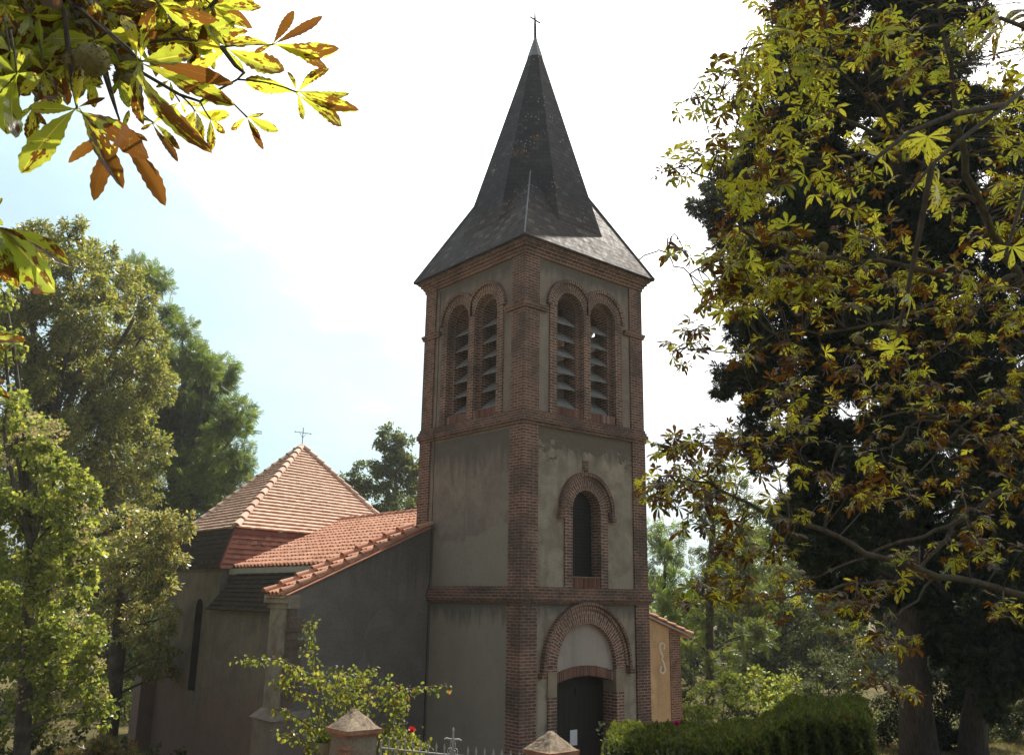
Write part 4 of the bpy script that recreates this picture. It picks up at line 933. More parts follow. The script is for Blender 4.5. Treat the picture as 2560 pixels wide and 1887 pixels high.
tree("fern_thicket", "low dark thicket between the church corner and the conifer trunks", "bush", at(1700, 1640, 34), at(1700, 1610, 34), D([(1500,1560,45),(1560,1600,45),(1640,1590,50),(1720,1580,50),(1800,1590,50),(1880,1600,45),(1950,1590,45),(1480,1610,35),(1600,1540,40),(1700,1530,45),(1790,1530,45)], 34, .6), L_DARK, q_leaf(.5), .13, 1500, BARK_D, .05)
# far wood closing the view
wd = []
for vx in range(-250, 2600, 90):
    for vy, dd in ((1270, 66), (1350, 64), (1440, 62), (1540, 60), (1620, 58)):
        if 600 < vx < 1400: continue
        wd.append((vx+rng.uniform(-20, 20), vy+rng.uniform(-20, 20)-(60 if vx < 450 or vx > 1650 else 0)+(60 if vy < 1300 and 1380 < vx < 1650 else 0), 75, dd+rng.uniform(-3, 3)))
P_, C_, O_ = clump_points(wd, 170, .34); n = len(P_)
wood = instance("far_wood", q_leaf(.6), P_, .40*(.6+.8*rng.random(n)), rand_unit(n), rand_unit(n)+(0, 0, .5), L_DARK); tag(wood, kind='stuff')

tree("yew_bush", "nearly black bush filling the shade between the two conifer trunks", "bush", at(2070, 1640, 29.6), at(2070, 1590, 29.6), D([(2065,1500,60),(2060,1580,60),(2080,1635,45),(1950,1560,45),(1945,1620,40),(2120,1560,60),(2115,1470,60),(2020,1600,45),(2050,1420,60)], 29.6, .5), L_CYP, q_leaf(.4), .12, 2600, BARK_D, .08)
# ---- the big dark conifer
cyp = [(1745,50,60),(1725,150,55),(1700,240,55),(1690,330,60),(1640,390,55),(1580,405,45),(1545,440,36),(1600,480,60),(1690,430,70),(1650,570,55),(1615,620,36),(1700,560,70),(1650,740,60),(1610,720,28),(1590,835,38),(1650,860,62),(1620,950,45),(1700,700,75),(1720,880,85),(1720,1000,75),(1750,1090,70),(1790,1180,70),(1830,1250,60),(1900,1290,60),(1960,1300,60)]
for vx in range(1790, 2330, 95):
    for vy in range(-140, 1240, 100):
        lim = 2110 if vy < 60 else 2150 if vy < 200 else 2190 if vy < 330 else 2500
        if vx < lim: cyp.append((vx+rng.uniform(-15, 15), vy+rng.uniform(-15, 15), 82))
cyp += [(2040,1290,80),(2120,1310,80),(2200,1300,80),(2150,1420,70),(2210,1440,60),(2100,1400,60),(2170,1520,52),(2240,1420,60),(2060,1380,45),(2060,1345,60),(2110,1350,55),(2070,1440,50),(2130,1470,50)]
for vy, xa, xb in ((-240,1760,2080),(-340,1800,2050),(-430,1840,2020),(-520,1870,2000),(-600,1900,1980),(-680,1920,1960)):  # unseen top, raised so its shade reaches the chestnut's lower leaves
    for vx in range(xa, xb+1, 95): cyp.append((vx+rng.uniform(-15, 15), vy+rng.uniform(-15, 15), 75))

cypb = D(cyp, 28.6, 2.3); cypb = [((b[0], b[1], b[2], 26.4)+tuple(b[4:])) if (b[0] > 2140 and 1280 < b[1]) else b for b in cypb]
CYT = tree("conifer_tree", "huge dark conifer towering behind the clipped hedge", "tree", at(2012, 1652, 27.6), at(1960, 200, 28.6), cypb, L_CYP, [tuft(9, .07, .9), tuft(11, .055, 1.1)], .27, 800, BARK_C, .50, updir=.2, droop=.25, sub=.34, fork_r=.2, twigs=0, limb=3,
           trunk_pts=[at(2012, 1652, 27.6), at(2000, 1500, 27.6), at(1990, 1350, 27.7), at(1985, 1100, 28), at(1970, 700, 28.4), at(1960, 200, 28.6), at(1950, -650, 28.6)])
b2 = MB(); q0 = at(2130, 1660, 28); q0[2] = ground_z(q0[0], q0[1])-.15
b2.tube([q0, at(2130, 1600, 28), at(2140, 1500, 28), at(2150, 1400, 28.1), at(2140, 1100, 28.4), at(2120, 600, 28.6)], [.52, .42, .31, .27, .23, .13], 10)
b2.build("second_trunk", BARK_C, CYT)
# pale gravel added before the church to bounce sun onto the ochre wall
gv = MB(); ring_ = []
for a in np.linspace(0, 2*pi, 40)[:-1]:
    r = 1+.12*math.sin(3*a+1)+.08*math.sin(7*a); x, y = 3.2+6.6*r*cos(a), -3.6+4.4*r*sin(a); ring_.append((x, y, float(ground_z(x, y))+.02))
cxy = (3.2, -3.6); 
for k in range(len(ring_)):
    a, b = ring_[k], ring_[(k+1) % len(ring_)]; N_ = 8
    for i in range(N_):
        def L_(p, f): x, y = cxy[0]+(p[0]-cxy[0])*f, cxy[1]+(p[1]-cxy[1])*f; return (x, y, float(ground_z(x, y))+.05)
        q = [L_(a, i/N_), L_(a, (i+1)/N_), L_(b, (i+1)/N_), L_(b, i/N_)]; gv.poly(q if i else [q[0], q[1], q[2]])
tag(gv.build("bounce_gravel", m_simple("gravel", (0.34, 0.29, 0.22), (0.52, 0.46, 0.36), 30, 1.0, 0.8)), kind='structure')

# ================================================================== GATE, POSTS, POT, HEDGE, ROSES
from mathutils import noise as mnoise
def N2(x, y): return at(x*0.87539, y*0.87539, 1.0)-CAM_P       # ray of a native photograph pixel (unit depth)
def nat(x, y, d): return CAM_P + d*N2(x, y)
def rough(mb, c, hx, hy, z0, z1, nz, amp, nx=6, taper=0.0, seed=0, rnd=0.5):
    """a rough masonry block: rings of a rounded square, eroded with noise"""
    rings = []
    for i in range(nz+1):
        z = z0+(z1-z0)*i/nz; row = []; k = 1-taper*i/nz
        for s in range(4):
            for j in range(nx):
                f = -1+2*j/nx; x, y = [(f, -1), (1, f), (-f, 1), (-1, -f)][s]
                p = np.array([c[0]+x*hx*k, c[1]+y*hy*k, z]); n = mnoise.noise(Vector((p*7+seed).tolist()))+.5*mnoise.noise(Vector((p*19+seed).tolist()))
                d = np.array([x, y, 0]); d /= np.linalg.norm(d); cr_ = (abs(x) == 1 and abs(y) > .9)
                row.append(p+d*amp*n+np.array([0, 0, amp*.5*n])-d*(.008 if cr_ else 0))
        rings.append(row)
    mb.grid(rings, None, rnd, False, True); mb.poly(rings[0][::-1]); mb.poly(rings[-1])
def gate_post(apex, wb, wc, label, hc=.20, seed=0):
    x, y, z = apex; g = float(ground_z(x, y))
    t = thing("gate_post", label, "gate post", (x, y, g), "stone capped gate posts")
    b = MB(); rough(b, (x, y), wb/2, wb/2, g-.2, z-hc-.055, 26, .012, seed=seed)
    B_ = b.build("body", M['post'], t)
    cs_ = MB()           # worn brick courses showing where the render has fallen away
    zz = z-hc-.10
    for i in range(9):
        if i in (0, 4): zz -= .055; continue
        w = random.uniform(.10, .2); cs_.box(x-wb/2-.012-random.random()*.012, x-wb/2+.05, y-wb/2-.006, y-wb/2+w, zz-.042, zz, rnd=random.random()); zz -= .055
    cs_.build("exposed_brick", M['cap_brick'], B_)
    s = MB(); rough(s, (x, y), wc/2-.03, wc/2-.03, z-hc-.075, z-hc-.045, 2, .008, 8, seed=seed+5); rough(s, (x, y), wc/2, wc/2, z-hc-.045, z-hc, 3, .014, 10, seed=seed+9)
    s.build("cap_moulding", M['cap_brick'], t)
    p = MB(); rough(p, (x, y), wc/2-.008, wc/2-.008, z-hc-.004, z-.0, 10, .012, 8, taper=.93, seed=seed+3); p.build("cap", M['cap'], t)
    return t
P1 = nat(888, 1771, 9.6); P2 = nat(1377, 1826, 9.2)
gate_post(P1, .37, .46, "worn gate post with chipped cap, roses behind it", .19, 1)
gate_post(P2, .33, .43, "gate post with pale stone cap in front of the church door", .18, 4)
# iron gate: two leaves between the posts
gx0, gx1 = 946, 1318
def gd(x): return 9.55+(9.15-9.55)*(x-gx0)/(gx1-gx0)
def gp(x, z): p = nat(x, 1870, gd(x)); return np.array([p[0], p[1], z])
mid_g = gp(1131, 0); GT = thing("iron_gate", "pale iron gate of spear-topped bars with a cross finial, between stone posts", "gate", (mid_g[0], mid_g[1], float(ground_z(mid_g[0], mid_g[1]))))
def zt(x, y): return nat(x, y, gd(x))[2]
def spear(mb, x, ytop, zb):
    z = zt(x, ytop); p = gp(x, 0); b = lambda zz: np.array([p[0], p[1], zz])
    mb.tube([b(zb), b(z-.085)], .0065, 6, False)
    u = nrm(gp(x+5, 0)-gp(x-5, 0))
    for (w0, z0), (w1, z1) in (((.006, z-.09), (.014, z-.055)), ((.014, z-.055), (.0, z))):
        for s in (-1, 1):
            n = np.cross(u, (0, 0, 1.0))*.006*s
            mb.poly([b(z0)-u*w0, b(z0)+n, b(z1)+n*(w1 > 0), b(z1)-u*w1]); mb.poly([b(z0)+u*w0, b(z0)+n, b(z1)+n*(w1 > 0), b(z1)+u*w1])
for nm, bars, (xa, ya), (xb, yb) in (("gate_leaf", [(973, 1843), (993, 1845), (1013, 1847), (1032, 1849), (1051, 1849), (1071, 1851), (1091, 1853), (1111, 1855)], (952, 1869), (1127, 1886)),
                                     ("gate_leaf", [(1170, 1862), (1190.6, 1864), (1212, 1866), (1234, 1868), (1255, 1870), (1277, 1872), (1299, 1875)], (1136, 1887), (1318, 1898))):
    L = MB(); zA, zB = zt(xa, ya), zt(xb, yb); g0 = float(ground_z(mid_g[0], mid_g[1]))
    for x, y in bars: spear(L, x, y, g0+.06)
    for dz in (0, -.14, -1.15): L.tube([gp(xa, zA+dz), gp(xb, zB+dz)], .011, 6)
    for x, z in ((xa, zt(xa, 1850) if xa < 1000 else zA+.05), (xb, zB+.06)): L.tube([gp(x, g0+.03), gp(x, z)], .014, 6)
    L.build(nm, M['white_iron'], GT)
cf = MB(); p = gp(1131.5, 0); b = lambda u_, z_: p+u_*nrm(gp(1150, 0)-gp(1110, 0))+np.array([0, 0, z_])
zt_ = zt(1131.5, 1818); cf.tube([b(0, zt_-1.3), b(0, zt_-.06)], .012, 6); cf.tube([b(0, zt_-.06), b(0, zt_-.03), b(0, zt_)], [.010, .016, .001], 6)
zc_ = zt_-.125
cf.tube([b(-.10, zc_-.004), b(-.07, zc_+.006), b(-.03, zc_), b(.03, zc_), b(.07, zc_+.002), b(.10, zc_-.008)], [.006, .013, .010, .010, .013, .006], 6)
for s in (-1, 1):
    cf.tube([b(s*(.035+.022*cos(a)), zc_-.12+.03*sin(a)) for a in np.linspace(0, 2*pi, 13)], .006, 5)
    cf.tube([b(s*(.04+.03*cos(a)), zc_-.20+.03*sin(a)) for a in np.linspace(0, 2*pi, 13)], .008, 5)
    cf.tube([b(s*.02, zc_-.02), b(s*.03, zc_-.07), b(s*.015, zc_-.10)], .006, 5)
cf.build("cross_finial", M['white_iron'], GT)
# low wall beside the post and the pot on it
wz = nat(812, 1886, 9.62)[2]; wl = MB(); q = P1
rough(wl, (q[0]-.95, q[1]+.02), .75, .14, float(ground_z(q[0]-.9, q[1]))-.3, wz, 16, .012, 12, seed=8)
tag(wl.build("garden_wall", M['post']), "low rendered garden wall beside the gate post, carrying a flower pot", "wall")
pc = nat(811, 1886, 9.62); pc[2] = wz+.012; PT = thing("flower_pot", "weathered clay pot of grassy plant on the garden wall", "flower pot", pc)
pm = MB(); prof = [(.052, 0), (.058, .01), (.072, .085), (.080, .092), (.082, .118), (.074, .118), (.066, .10), (0, .098)]
pm.grid([[pc+np.array([r*cos(2*pi*j/18), r*sin(2*pi*j/18), z]) for j in range(18)] for r, z in prof], None, .5, True, True); pm.build("pot", M['terracotta'], PT)
L_ROSE = m_leaf("rose_leaf", (0.10, 0.14, 0.03), (0.16, 0.20, 0.045), (0.30, 0.28, 0.06), 0.5, 2.2, gloss=.16, brown=.05)
L_GRASSY = m_leaf("grassy_leaf", (0.08, 0.12, 0.02), (0.13, 0.17, 0.03), (0.2, 0.22, 0.05), 0.5, 1.5)
n = 420; P_ = pc+np.stack([rng.normal(0, .032, n), rng.normal(0, .032, n), .10+rng.random(n)*.02], 1); dd = rand_unit(n)*.7+(0, 0, .75)
instance("pot_plant", q_leaf(.22, .05), P_, .05+.05*rng.random(n), dd, rand_unit(n), L_GRASSY, PT)

# roses: canes given as runs in the view, leaves hang along them
canes = [
 [(705,1600,10.2),(690,1540,10.2),(672,1500,10.25),(655,1470,10.3),(640,1455,10.3),(615,1443,10.3),(580,1439,10.3),(550,1442,10.3),(528,1443,10.3)],
 [(722,1600,10.1),(712,1545,10.15),(700,1500,10.2),(690,1465,10.2),(684,1430,10.25),(682,1400,10.25),(676,1375,10.25),(690,1358,10.25)],
 [(742,1600,10.3),(735,1550,10.3),(722,1510,10.3),(700,1478,10.3),(665,1480,10.3),(640,1470,10.3)],
 [(760,1600,10.3),(752,1540,10.3),(748,1500,10.3),(742,1478,10.3),(740,1465,10.3)],
 [(775,1600,10.35),(772,1540,10.35),(775,1500,10.35),(785,1480,10.35),(800,1470,10.35),(816,1467,10.35)],
 [(790,1600,10.2),(800,1550,10.2),(812,1520,10.2),(835,1505,10.2),(855,1494,10.2)],
 [(812,1610,10.1),(828,1570,10.1),(842,1545,10.1),(858,1525,10.1),(880,1512,10.1),(905,1505,10.1),(935,1502,10.1),(978,1502,10.1)],
 [(830,1620,10.0),(855,1590,10.0),(868,1560,10.0),(880,1540,10.05),(868,1520,10.05)],
 [(700,1625,10.0),(680,1590,10.0),(650,1570,10.0),(620,1555,10.0),(600,1550,10.0)],
 [(690,1645,9.9),(665,1625,9.9),(640,1608,9.9),(615,1600,9.9)],
 [(710,1640,10.0),(716,1610,10.0),(722,1590,10.0),(700,1580,10.0)],
 [(850,1645,10.1),(856,1620,10.1),(870,1600,10.1),(885,1590,10.1)],
 [(880,1645,9.9),(890,1625,9.9),(899,1600,9.9)],
 [(905,1650,9.8),(915,1635,9.8),(925,1620,9.8)],
 [(738,1640,10.2),(728,1600,10.2),(712,1560,10.2),(690,1530,10.2),(660,1520,10.2),(622,1500,10.2),(612,1486,10.2)],
 [(800,1640,10.3),(790,1580,10.3),(778,1540,10.3),(760,1515,10.3),(735,1520,10.3)],
]
rb = at(770, 1640, 10.2); RB = thing("rose_bush", "tall straggling rose bush with one red bloom behind the chipped gate post", "rose bush", (rb[0], rb[1], float(ground_z(rb[0], rb[1]))))
cm = MB(); LP, LD, LN = [], [], []
for cn in canes:
    p0 = at(*cn[0]); root = np.array([rb[0]+(p0[0]-rb[0])*.4, rb[1]+(p0[1]-rb[1])*.4, float(ground_z(rb[0], rb[1]))-.05])
    pts = [root]+[at(*c) for c in cn]
    cm.tube(pts, [.011-.007*i/(len(pts)-1) for i in range(len(pts))], 5)
    S = []
    for a, b_ in zip(pts[1:], pts[2:]):
        S += [a+(b_-a)*f for f in np.linspace(0, 1, 5)[:-1]]
    S.append(pts[-1]); S = np.array(S); half = len(S)//3
    for k, s in enumerate(S):
        m = 0 if k < half*.8 and len(cn) > 5 else 6
        for _ in range(m):
            o = rng.normal(size=3)*.045; o[2] = o[2]*.6-.012; LP.append(s+o); LD.append(nrm(o)*.6+np.array([0, 0, -.55])+rng.normal(size=3)*.25); LN.append(np.array([0, 0, 1.0])+rng.normal(size=3)*.45)
cm.build("canes", m_simple("rose_cane", (0.10, 0.09, 0.045), (0.20, 0.16, 0.09), 12, 0.8), RB)
for c, r, m in (((700,1590),30,130),((720,1620),28,120),((690,1615),26,80),((745,1605),25,60),((655,1590),22,40),((880,1630),26,110),((905,1625),22,80),((850,1600),18,50),((875,1590),20,60),((775,1500),28,110),((760,1480),22,70),((800,1490),22,70),((790,1520),30,70),((865,1515),22,90),((870,1540),20,90),((705,1480),20,50),((740,1540),24,60),((640,1480),14,40),((620,1490),12,30),((845,1500),14,30),((730,1510),24,50)):
    cc = at(*c, 10.15); R = r*vpx(10.15)
    for _ in range(int(m*.55)): LP.append(cc+rng.normal(size=3)*R*.6); LD.append(rng.normal(size=3)*.5+np.array([0, 0, -.5])); LN.append(np.array([0, 0, 1.0])+rng.normal(size=3)*.5)
LP, LD, LN = np.array(LP), np.array(LD), np.array(LN); n = len(LP)
instance("leaves", vine_leaf(), LP, .042*(.7+.7*rng.random(n)), LD, LN, L_ROSE, RB)
def bloom(name, c, r, mat, parent):
    m = MB(); m.ball(c, r*.55, 5, 8)
    for ring_, (k, el) in enumerate(((5, .9), (7, .45), (8, .05))):
        for j in range(k):
            a = 2*pi*(j+.4*ring_)/k; d = np.array([cos(a)*cos(el), sin(a)*cos(el), sin(el)]); s = np.array([-sin(a), cos(a), 0])*r*.45; up = np.cross(d, s/np.linalg.norm(s))*r*.0
            b0 = c+d*r*.35; m.grid([[b0-s*.5, b0, b0+s*.5], [c+d*r*.8-s, c+d*r*.9, c+d*r*.8+s], [c+d*r*1.0-s*.8+np.array([0,0,r*.25]), c+d*r*1.1+np.array([0,0,r*.1]), c+d*r*1.0+s*.8+np.array([0,0,r*.25])]], None, .5, True)
    return m.build(name, mat, parent)
RED = m_leaf("red_petal", (0.50, 0.01, 0.04), (0.62, 0.015, 0.06), (0.7, 0.03, 0.09), 0.4, 1.0)
bloom("flower", at(901, 1598, 9.9), .042, RED, RB)

# clipped hedge: one body, low at the gate end and stepping up
HZ = thing("hedge", "clipped dark green conifer hedge stepping up beside the church door", "hedge", (*at(1620, 1650, 19)[:2], float(ground_z(*at(1620, 1650, 19)[:2]))))
def smooth01(x): x = np.clip(x, 0, 1); return x*x*(3-2*x)
def hedge_shape(vx):
    k = smooth01((vx-1640)/95.0); ke = np.sqrt(np.clip(1-np.clip((1372-vx)/52.0, 0, 1)**2, 0.02, 1)); kr = np.sqrt(np.clip(1-np.clip((vx-1872)/24.0, 0, 1)**2, .05, 1))
    df = 17.1+1.7*smooth01((vx-1500)/300.0); th = 1.8+.3*k
    zf = (1.82+.32*k); zb = (1.98+.40*k)
    return df, th, zf, zb, ke, kr
def hedge_pts(n_top, n_front, n_side):
    P, Nn_ = [], []
    vx = rng.uniform(1332, 1894, n_top); t = rng.random(n_top); df, th, zf, zb, ke, kr = hedge_shape(vx)
    lump = .02*np.sin(vx*.11)+.03*np.sin(vx*.047+1)+.02*np.sin(vx*.21+t*9)
    d = df+th*t; z = zf+(zb-zf)*t+lump-.25*(1-np.minimum(ke, kr))-.12*np.clip(1-t*7, 0, 1)**2
    for i in range(n_top):
        p = at(vx[i], 1500, d[i]); P.append((p[0], p[1], z[i])); Nn_.append((0, 0, 1))
    vx = rng.uniform(1332, 1894, n_front); df, th, zf, zb, ke, kr = hedge_shape(vx)
    h = rng.random(n_front)**.7; lump = .10*np.sin(vx*.16+h*3)+.07*np.sin(vx*.37+h*5)
    for i in range(n_front):
        p = at(vx[i], 1500, df[i]+lump[i]+.12*h[i]**4+(1-min(ke[i], kr[i]))*.8); zz = .15+(zf[i]-.08-.25*(1-min(ke[i], kr[i]))-.15)*h[i]; P.append((p[0], p[1], zz)); Nn_.append(tuple(-FH))
    for i in range(n_side):
        e = 1328 if i % 3 == 0 else 1894; df, th, zf, zb, ke, kr = hedge_shape(np.array(float(e))); t = rng.random(); h = rng.random()
        p = at(e, 1500, df+th*t); P.append((p[0], p[1], .15+(zf+(zb-zf)*t-.35)*h)); Nn_.append(tuple(CR*(1 if e > 1500 else -1)))
    return np.array(P), np.array(Nn_)
P_, N_ = hedge_pts(20000, 21000, 5000); n = len(P_)
P_ += rand_unit(n)*.03; L_HEDGE = m_leaf("hedge_spray", (0.052, 0.076, 0.019), (0.088, 0.118, 0.028), (0.17, 0.195, 0.05), 0.46, 2.1, brown=.03, gloss=.08)
instance("foliage", tuft(7, .10, .8), P_, .105*(.6+.8*rng.random(n)**2), N_*.8+rand_unit(n)*.6+(0, 0, .45), rand_unit(n), L_HEDGE, HZ)
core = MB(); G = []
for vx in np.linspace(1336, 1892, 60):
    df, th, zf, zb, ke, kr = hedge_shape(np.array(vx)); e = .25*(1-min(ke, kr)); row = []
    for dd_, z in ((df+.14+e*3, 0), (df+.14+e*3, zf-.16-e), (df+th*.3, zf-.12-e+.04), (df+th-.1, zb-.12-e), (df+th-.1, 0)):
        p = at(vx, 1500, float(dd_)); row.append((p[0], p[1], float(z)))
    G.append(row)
core.grid(G, None, .5, False); core.poly(G[0]); core.poly(G[-1][::-1]); core.build("shade_core", m_simple("hedge_inside", (0.012, 0.014, 0.008), (0.03, 0.028, 0.016), 8, 1.0), HZ)  # solid near-black core, standing in for the shade inside the hedge
MAG = m_leaf("magenta_petal", (0.45, 0.02, 0.18), (0.52, 0.03, 0.22), (0.6, 0.05, 0.26), 0.4, 1.0)
# low rose plants against the hedge
def small_plant(name, label, cat, vx, vy, d, sprigs, leaf, size, mat_leaf, group=None):
    b_ = at(vx, vy, d); g = float(ground_z(b_[0], b_[1])); t = thing(name, label, cat, (b_[0], b_[1], g), group); c = MB(); A, B_, C_ = [], [], []
    for sx, sy, k in sprigs:
        e = at(sx, sy, d); pts = bend(np.array([b_[0], b_[1], g-.03]), e, .03, .04, 7); c.tube(pts, [.012-.0015*i for i in range(7)], 4, False)
        for _ in range(k): f = rng.random()**.6*.5+.5; i = min(5, int(f*6)); p = pts[i]+(pts[i+1]-pts[i])*(f*6-i); A.append(p+rng.normal(size=3)*.05); B_.append(rng.normal(size=3)*.6+np.array([0, 0, -.2])); C_.append(np.array([0, 0, 1.0])+rng.normal(size=3)*.5)
    c.build("stems", BARK, t); A = np.array(A); instance("leaves", leaf, A, size*(.7+.6*rng.random(len(A))), np.array(B_), np.array(C_), mat_leaf, t); return t
small_plant("rose_shrub", "spindly pale rose shoot at the gate end of the hedge", "rose bush", 1345, 1652, 15.5, [(1312,1575,26),(1330,1595,26),(1345,1610,26),(1365,1625,26),(1350,1640,20)], vine_leaf(), .062, L_GREY)
RS = small_plant("rose_shrub", "grey-leaved rose shrub with a magenta bloom against the dark hedge front", "rose bush", 1485, 1652, 15.8, [(1440,1640,24),(1465,1625,26),(1490,1615,24),(1500,1640,26),(1478,1650,24),(1530,1650,14),(1481,1586,4)], vine_leaf(), .060, L_GREY)
bloom("flower", at(1481, 1584, 15.8), .065, MAG, RS)
# dry juniper-like shrub at the bottom edge
L_JUN = m_leaf("dry_sprig", (0.075, 0.085, 0.03), (0.12, 0.115, 0.045), (0.20, 0.165, 0.075), 0.35, 1.3, brown=.1)
jb = at(215, 1655, 12); JB = thing("juniper_shrub", "low olive-brown needle shrub below the leaning dark trunk", "shrub", (jb[0], jb[1], float(ground_z(jb[0], jb[1]))))
P_, C_, O_ = clump_points([(215,1665,42,12),(180,1668,40,12),(255,1665,38,12),(225,1640,26,12),(150,1680,30,12),(285,1670,24,12)], 5200, .4); n = len(P_)
instance("foliage", tuft(7, .06, .7), P_, .085*(.6+.7*rng.random(n)), O_+rand_unit(n)*.5+(0, 0, .5), rand_unit(n), L_JUN, JB)
js = MB()
for e in ((168,1612),(205,1602),(222,1606),(245,1615),(285,1625),(310,1622),(150,1650),(322,1640)):
    pts = bend(np.array([jb[0], jb[1], float(ground_z(jb[0], jb[1]))]), at(*e, 12), .05, .05, 6); js.tube(pts, [.012, .010, .008, .006, .005, .004], 4, False)
    n = 60; f = .6+.4*rng.random(n); Pj = np.array([pts[0]+(pts[-1]-pts[0])*x for x in f])
js.build("stems", BARK, JB)
# grass tufts on the lawn strip under the conifer and round the gate
gpos = []
for _ in range(14000):
    d = rng.uniform(24, 34); v = rng.uniform(1880, 2300); p = at(v, 1500, d); gpos.append((p[0], p[1], float(ground_z(p[0], p[1]))-.01))
gpos = np.array(gpos); n = len(gpos); L_GR = m_leaf("lawn_blade", (0.10, 0.12, 0.03), (0.19, 0.165, 0.06), (0.30, 0.23, 0.11), 0.4, 1.3)
tag(instance("lawn_grass", q_leaf(.12, .02), gpos, .10*(.5+rng.random(n)), rand_unit(n)*.5+(0, 0, .8), rand_unit(n), L_GR), kind='stuff')

# ================================================================== HORSE CHESTNUTS IN FRONT
L_CH = m_leaf("chestnut_leaf", (0.10, 0.128, 0.020), (0.175, 0.188, 0.026), (0.28, 0.26, 0.038), 0.66, 4.0, gloss=.06, rough=.38, palm=True)
BARK_H = m_bark("chestnut_bark", (0.06, 0.047, 0.037), (0.19, 0.155, 0.125), 28)
PALMS = [palm_leaf(6, .35, 1), palm_leaf(5, .55, 2), palm_leaf(7, .45, 3), palm_leaf(6, .8, 4), palm_leaf(5, .25, 5)]
boughs = [
 [(2520,1340,7.4),(2241,1297,6.9),(2130,1275,6.7),(2010,1245,6.5),(1900,1205,6.4),(1800,1165,6.3),(1700,1130,6.2),(1610,1085,6.1),(1520,1050,6.0),(1440,1040,6.0)],
 [(2520,1180,7.6),(2240,1069,7.2),(2144,1109,7.0),(2095,1139,6.9),(2020,1168,6.8),(1946,1193,6.7),(1871,1223,6.6),(1822,1248,6.5),(1737,1273,6.4)],
 [(2095,1139,6.9),(1996,1260,6.6),(1900,1272,6.5),(1812,1287,6.4),(1747,1297,6.3),(1678,1312,6.2),(1590,1317,6.1),(1530,1300,6.0)],
 [(2045,1267,6.6),(1980,1332,6.5),(1945,1357,6.5),(1943,1401,6.4),(1950,1451,6.4),(1930,1490,6.4)],
 [(2520,820,7.6),(2300,700,7.2),(2226,594,7.0),(2176,514,6.9),(2130,420,6.8),(2100,300,6.7),(2085,186,6.7),(2065,90,6.7),(2050,0,6.7),(2030,-120,6.7)],
 [(2176,514,6.9),(2146,453,6.7),(2095,413,6.6),(2050,383,6.5),(1995,347,6.4),(1954,282,6.3),(1919,221,6.2),(1894,191,6.2)],
 [(2226,594,7.0),(2146,629,6.8),(1975,579,6.5),(1854,569,6.3),(1803,564,6.2),(1723,549,6.1),(1652,529,6.0),(1622,478,6.0),(1592,438,5.9),(1567,403,5.9),(1500,362,5.9),(1465,372,5.9)],
 [(1995,347,6.4),(1914,337,6.3),(1834,342,6.2),(1793,357,6.1),(1713,388,6.0),(1640,395,5.9)],
 [(2100,300,6.7),(1950,300,6.5),(1850,260,6.3),(1783,232,6.2),(1738,186,6.1),(1723,126,6.1),(1693,86,6.0),(1688,0,6.0),(1680,-80,6.0)],
 [(1783,232,6.2),(1753,211,6.2),(1698,176,6.1),(1652,151,6.0),(1622,110,6.0)],
 [(1783,232,6.2),(1688,232,6.0),(1617,232,5.9),(1592,217,5.9),(1530,208,5.9)],
 [(1954,282,6.3),(1834,146,6.2),(1813,91,6.2),(1788,20,6.2),(1783,-60,6.2)],
 [(1652,529,6.0),(1602,559,5.9),(1526,587,5.9),(1481,587,5.9),(1446,544,5.9),(1400,570,5.9)],
 [(2146,629,6.8),(1950,700,6.5),(1818,725,6.3),(1728,725,6.2),(1642,760,6.1),(1572,775,6.0),(1500,760,6.0)],
 [(2240,1069,7.2),(2100,930,7.0),(2000,905,6.8),(1896,913,6.6),(1800,880,6.5),(1720,870,6.4)],
 [(2100,930,7.0),(2015,920,6.8),(1946,975,6.7),(1871,980,6.6),(1780,960,6.5),(1650,980,6.3),(1560,970,6.2),(1480,985,6.1)],
 [(1700,1130,6.2),(1712,1060,6.2),(1690,1000,6.2),(1705,960,6.2)],
 [(1610,1085,6.1),(1560,1060,6.0),(1500,1000,6.0),(1440,975,6.0)],
 [(2226,594,7.0),(2120,700,6.8),(2040,780,6.7),(1960,800,6.6),(1880,775,6.5)],
 [(2300,700,7.2),(2230,820,7.1),(2180,880,7.0),(2100,930,7.0),(2040,1010,6.9),(1970,1060,6.8)],
]
RAD0 = [.036, .026, .016, .010, .045, .022, .024, .014, .018, .009, .009, .012, .009, .015, .015, .012, .008, .008, .014, .022]
hb = at(2560, 1500, 7.6); hb[2] = float(ground_z(hb[0], hb[1]))
CT = thing("horse_chestnut_tree", "spreading horse chestnut with yellow-green and scorched leaves before the dark conifer", "tree", hb)
bt = MB(); SAMP, SR = [], []
for bl, r0 in zip(boughs, RAD0):
    pts = [at(*b) for b in bl]; m = len(pts)
    fine = []
    for i in range(m-1):
        p0, p1, p2, p3 = pts[max(i-1, 0)], pts[i], pts[i+1], pts[min(i+2, m-1)]
        for f in np.linspace(0, 1, 4)[:-1]:
            fine.append(.5*((2*p1)+(-p0+p2)*f+(2*p0-5*p1+4*p2-p3)*f*f+(-p0+3*p1-3*p2+p3)*f**3))
    fine.append(pts[-1]); k = len(fine)
    fine = [p+rng.normal(size=3)*.012 for p in fine]
    rad = [max(.0045, r0*(1-.88*i/(k-1)))*(1+rng.normal()*.06) for i in range(k)]
    bt.tube(fine, rad, 8); SAMP += fine; SR += rad
trk = [hb-np.array([0, 0, .2]), hb+np.array([0, 0, 1.2]), at(2545, 1000, 7.6), at(2530, 500, 7.5), at(2480, 100, 7.3), at(2440, -300, 7.2)]
bt.tube(trk, [.42, .34, .30, .26, .20, .12], 14)
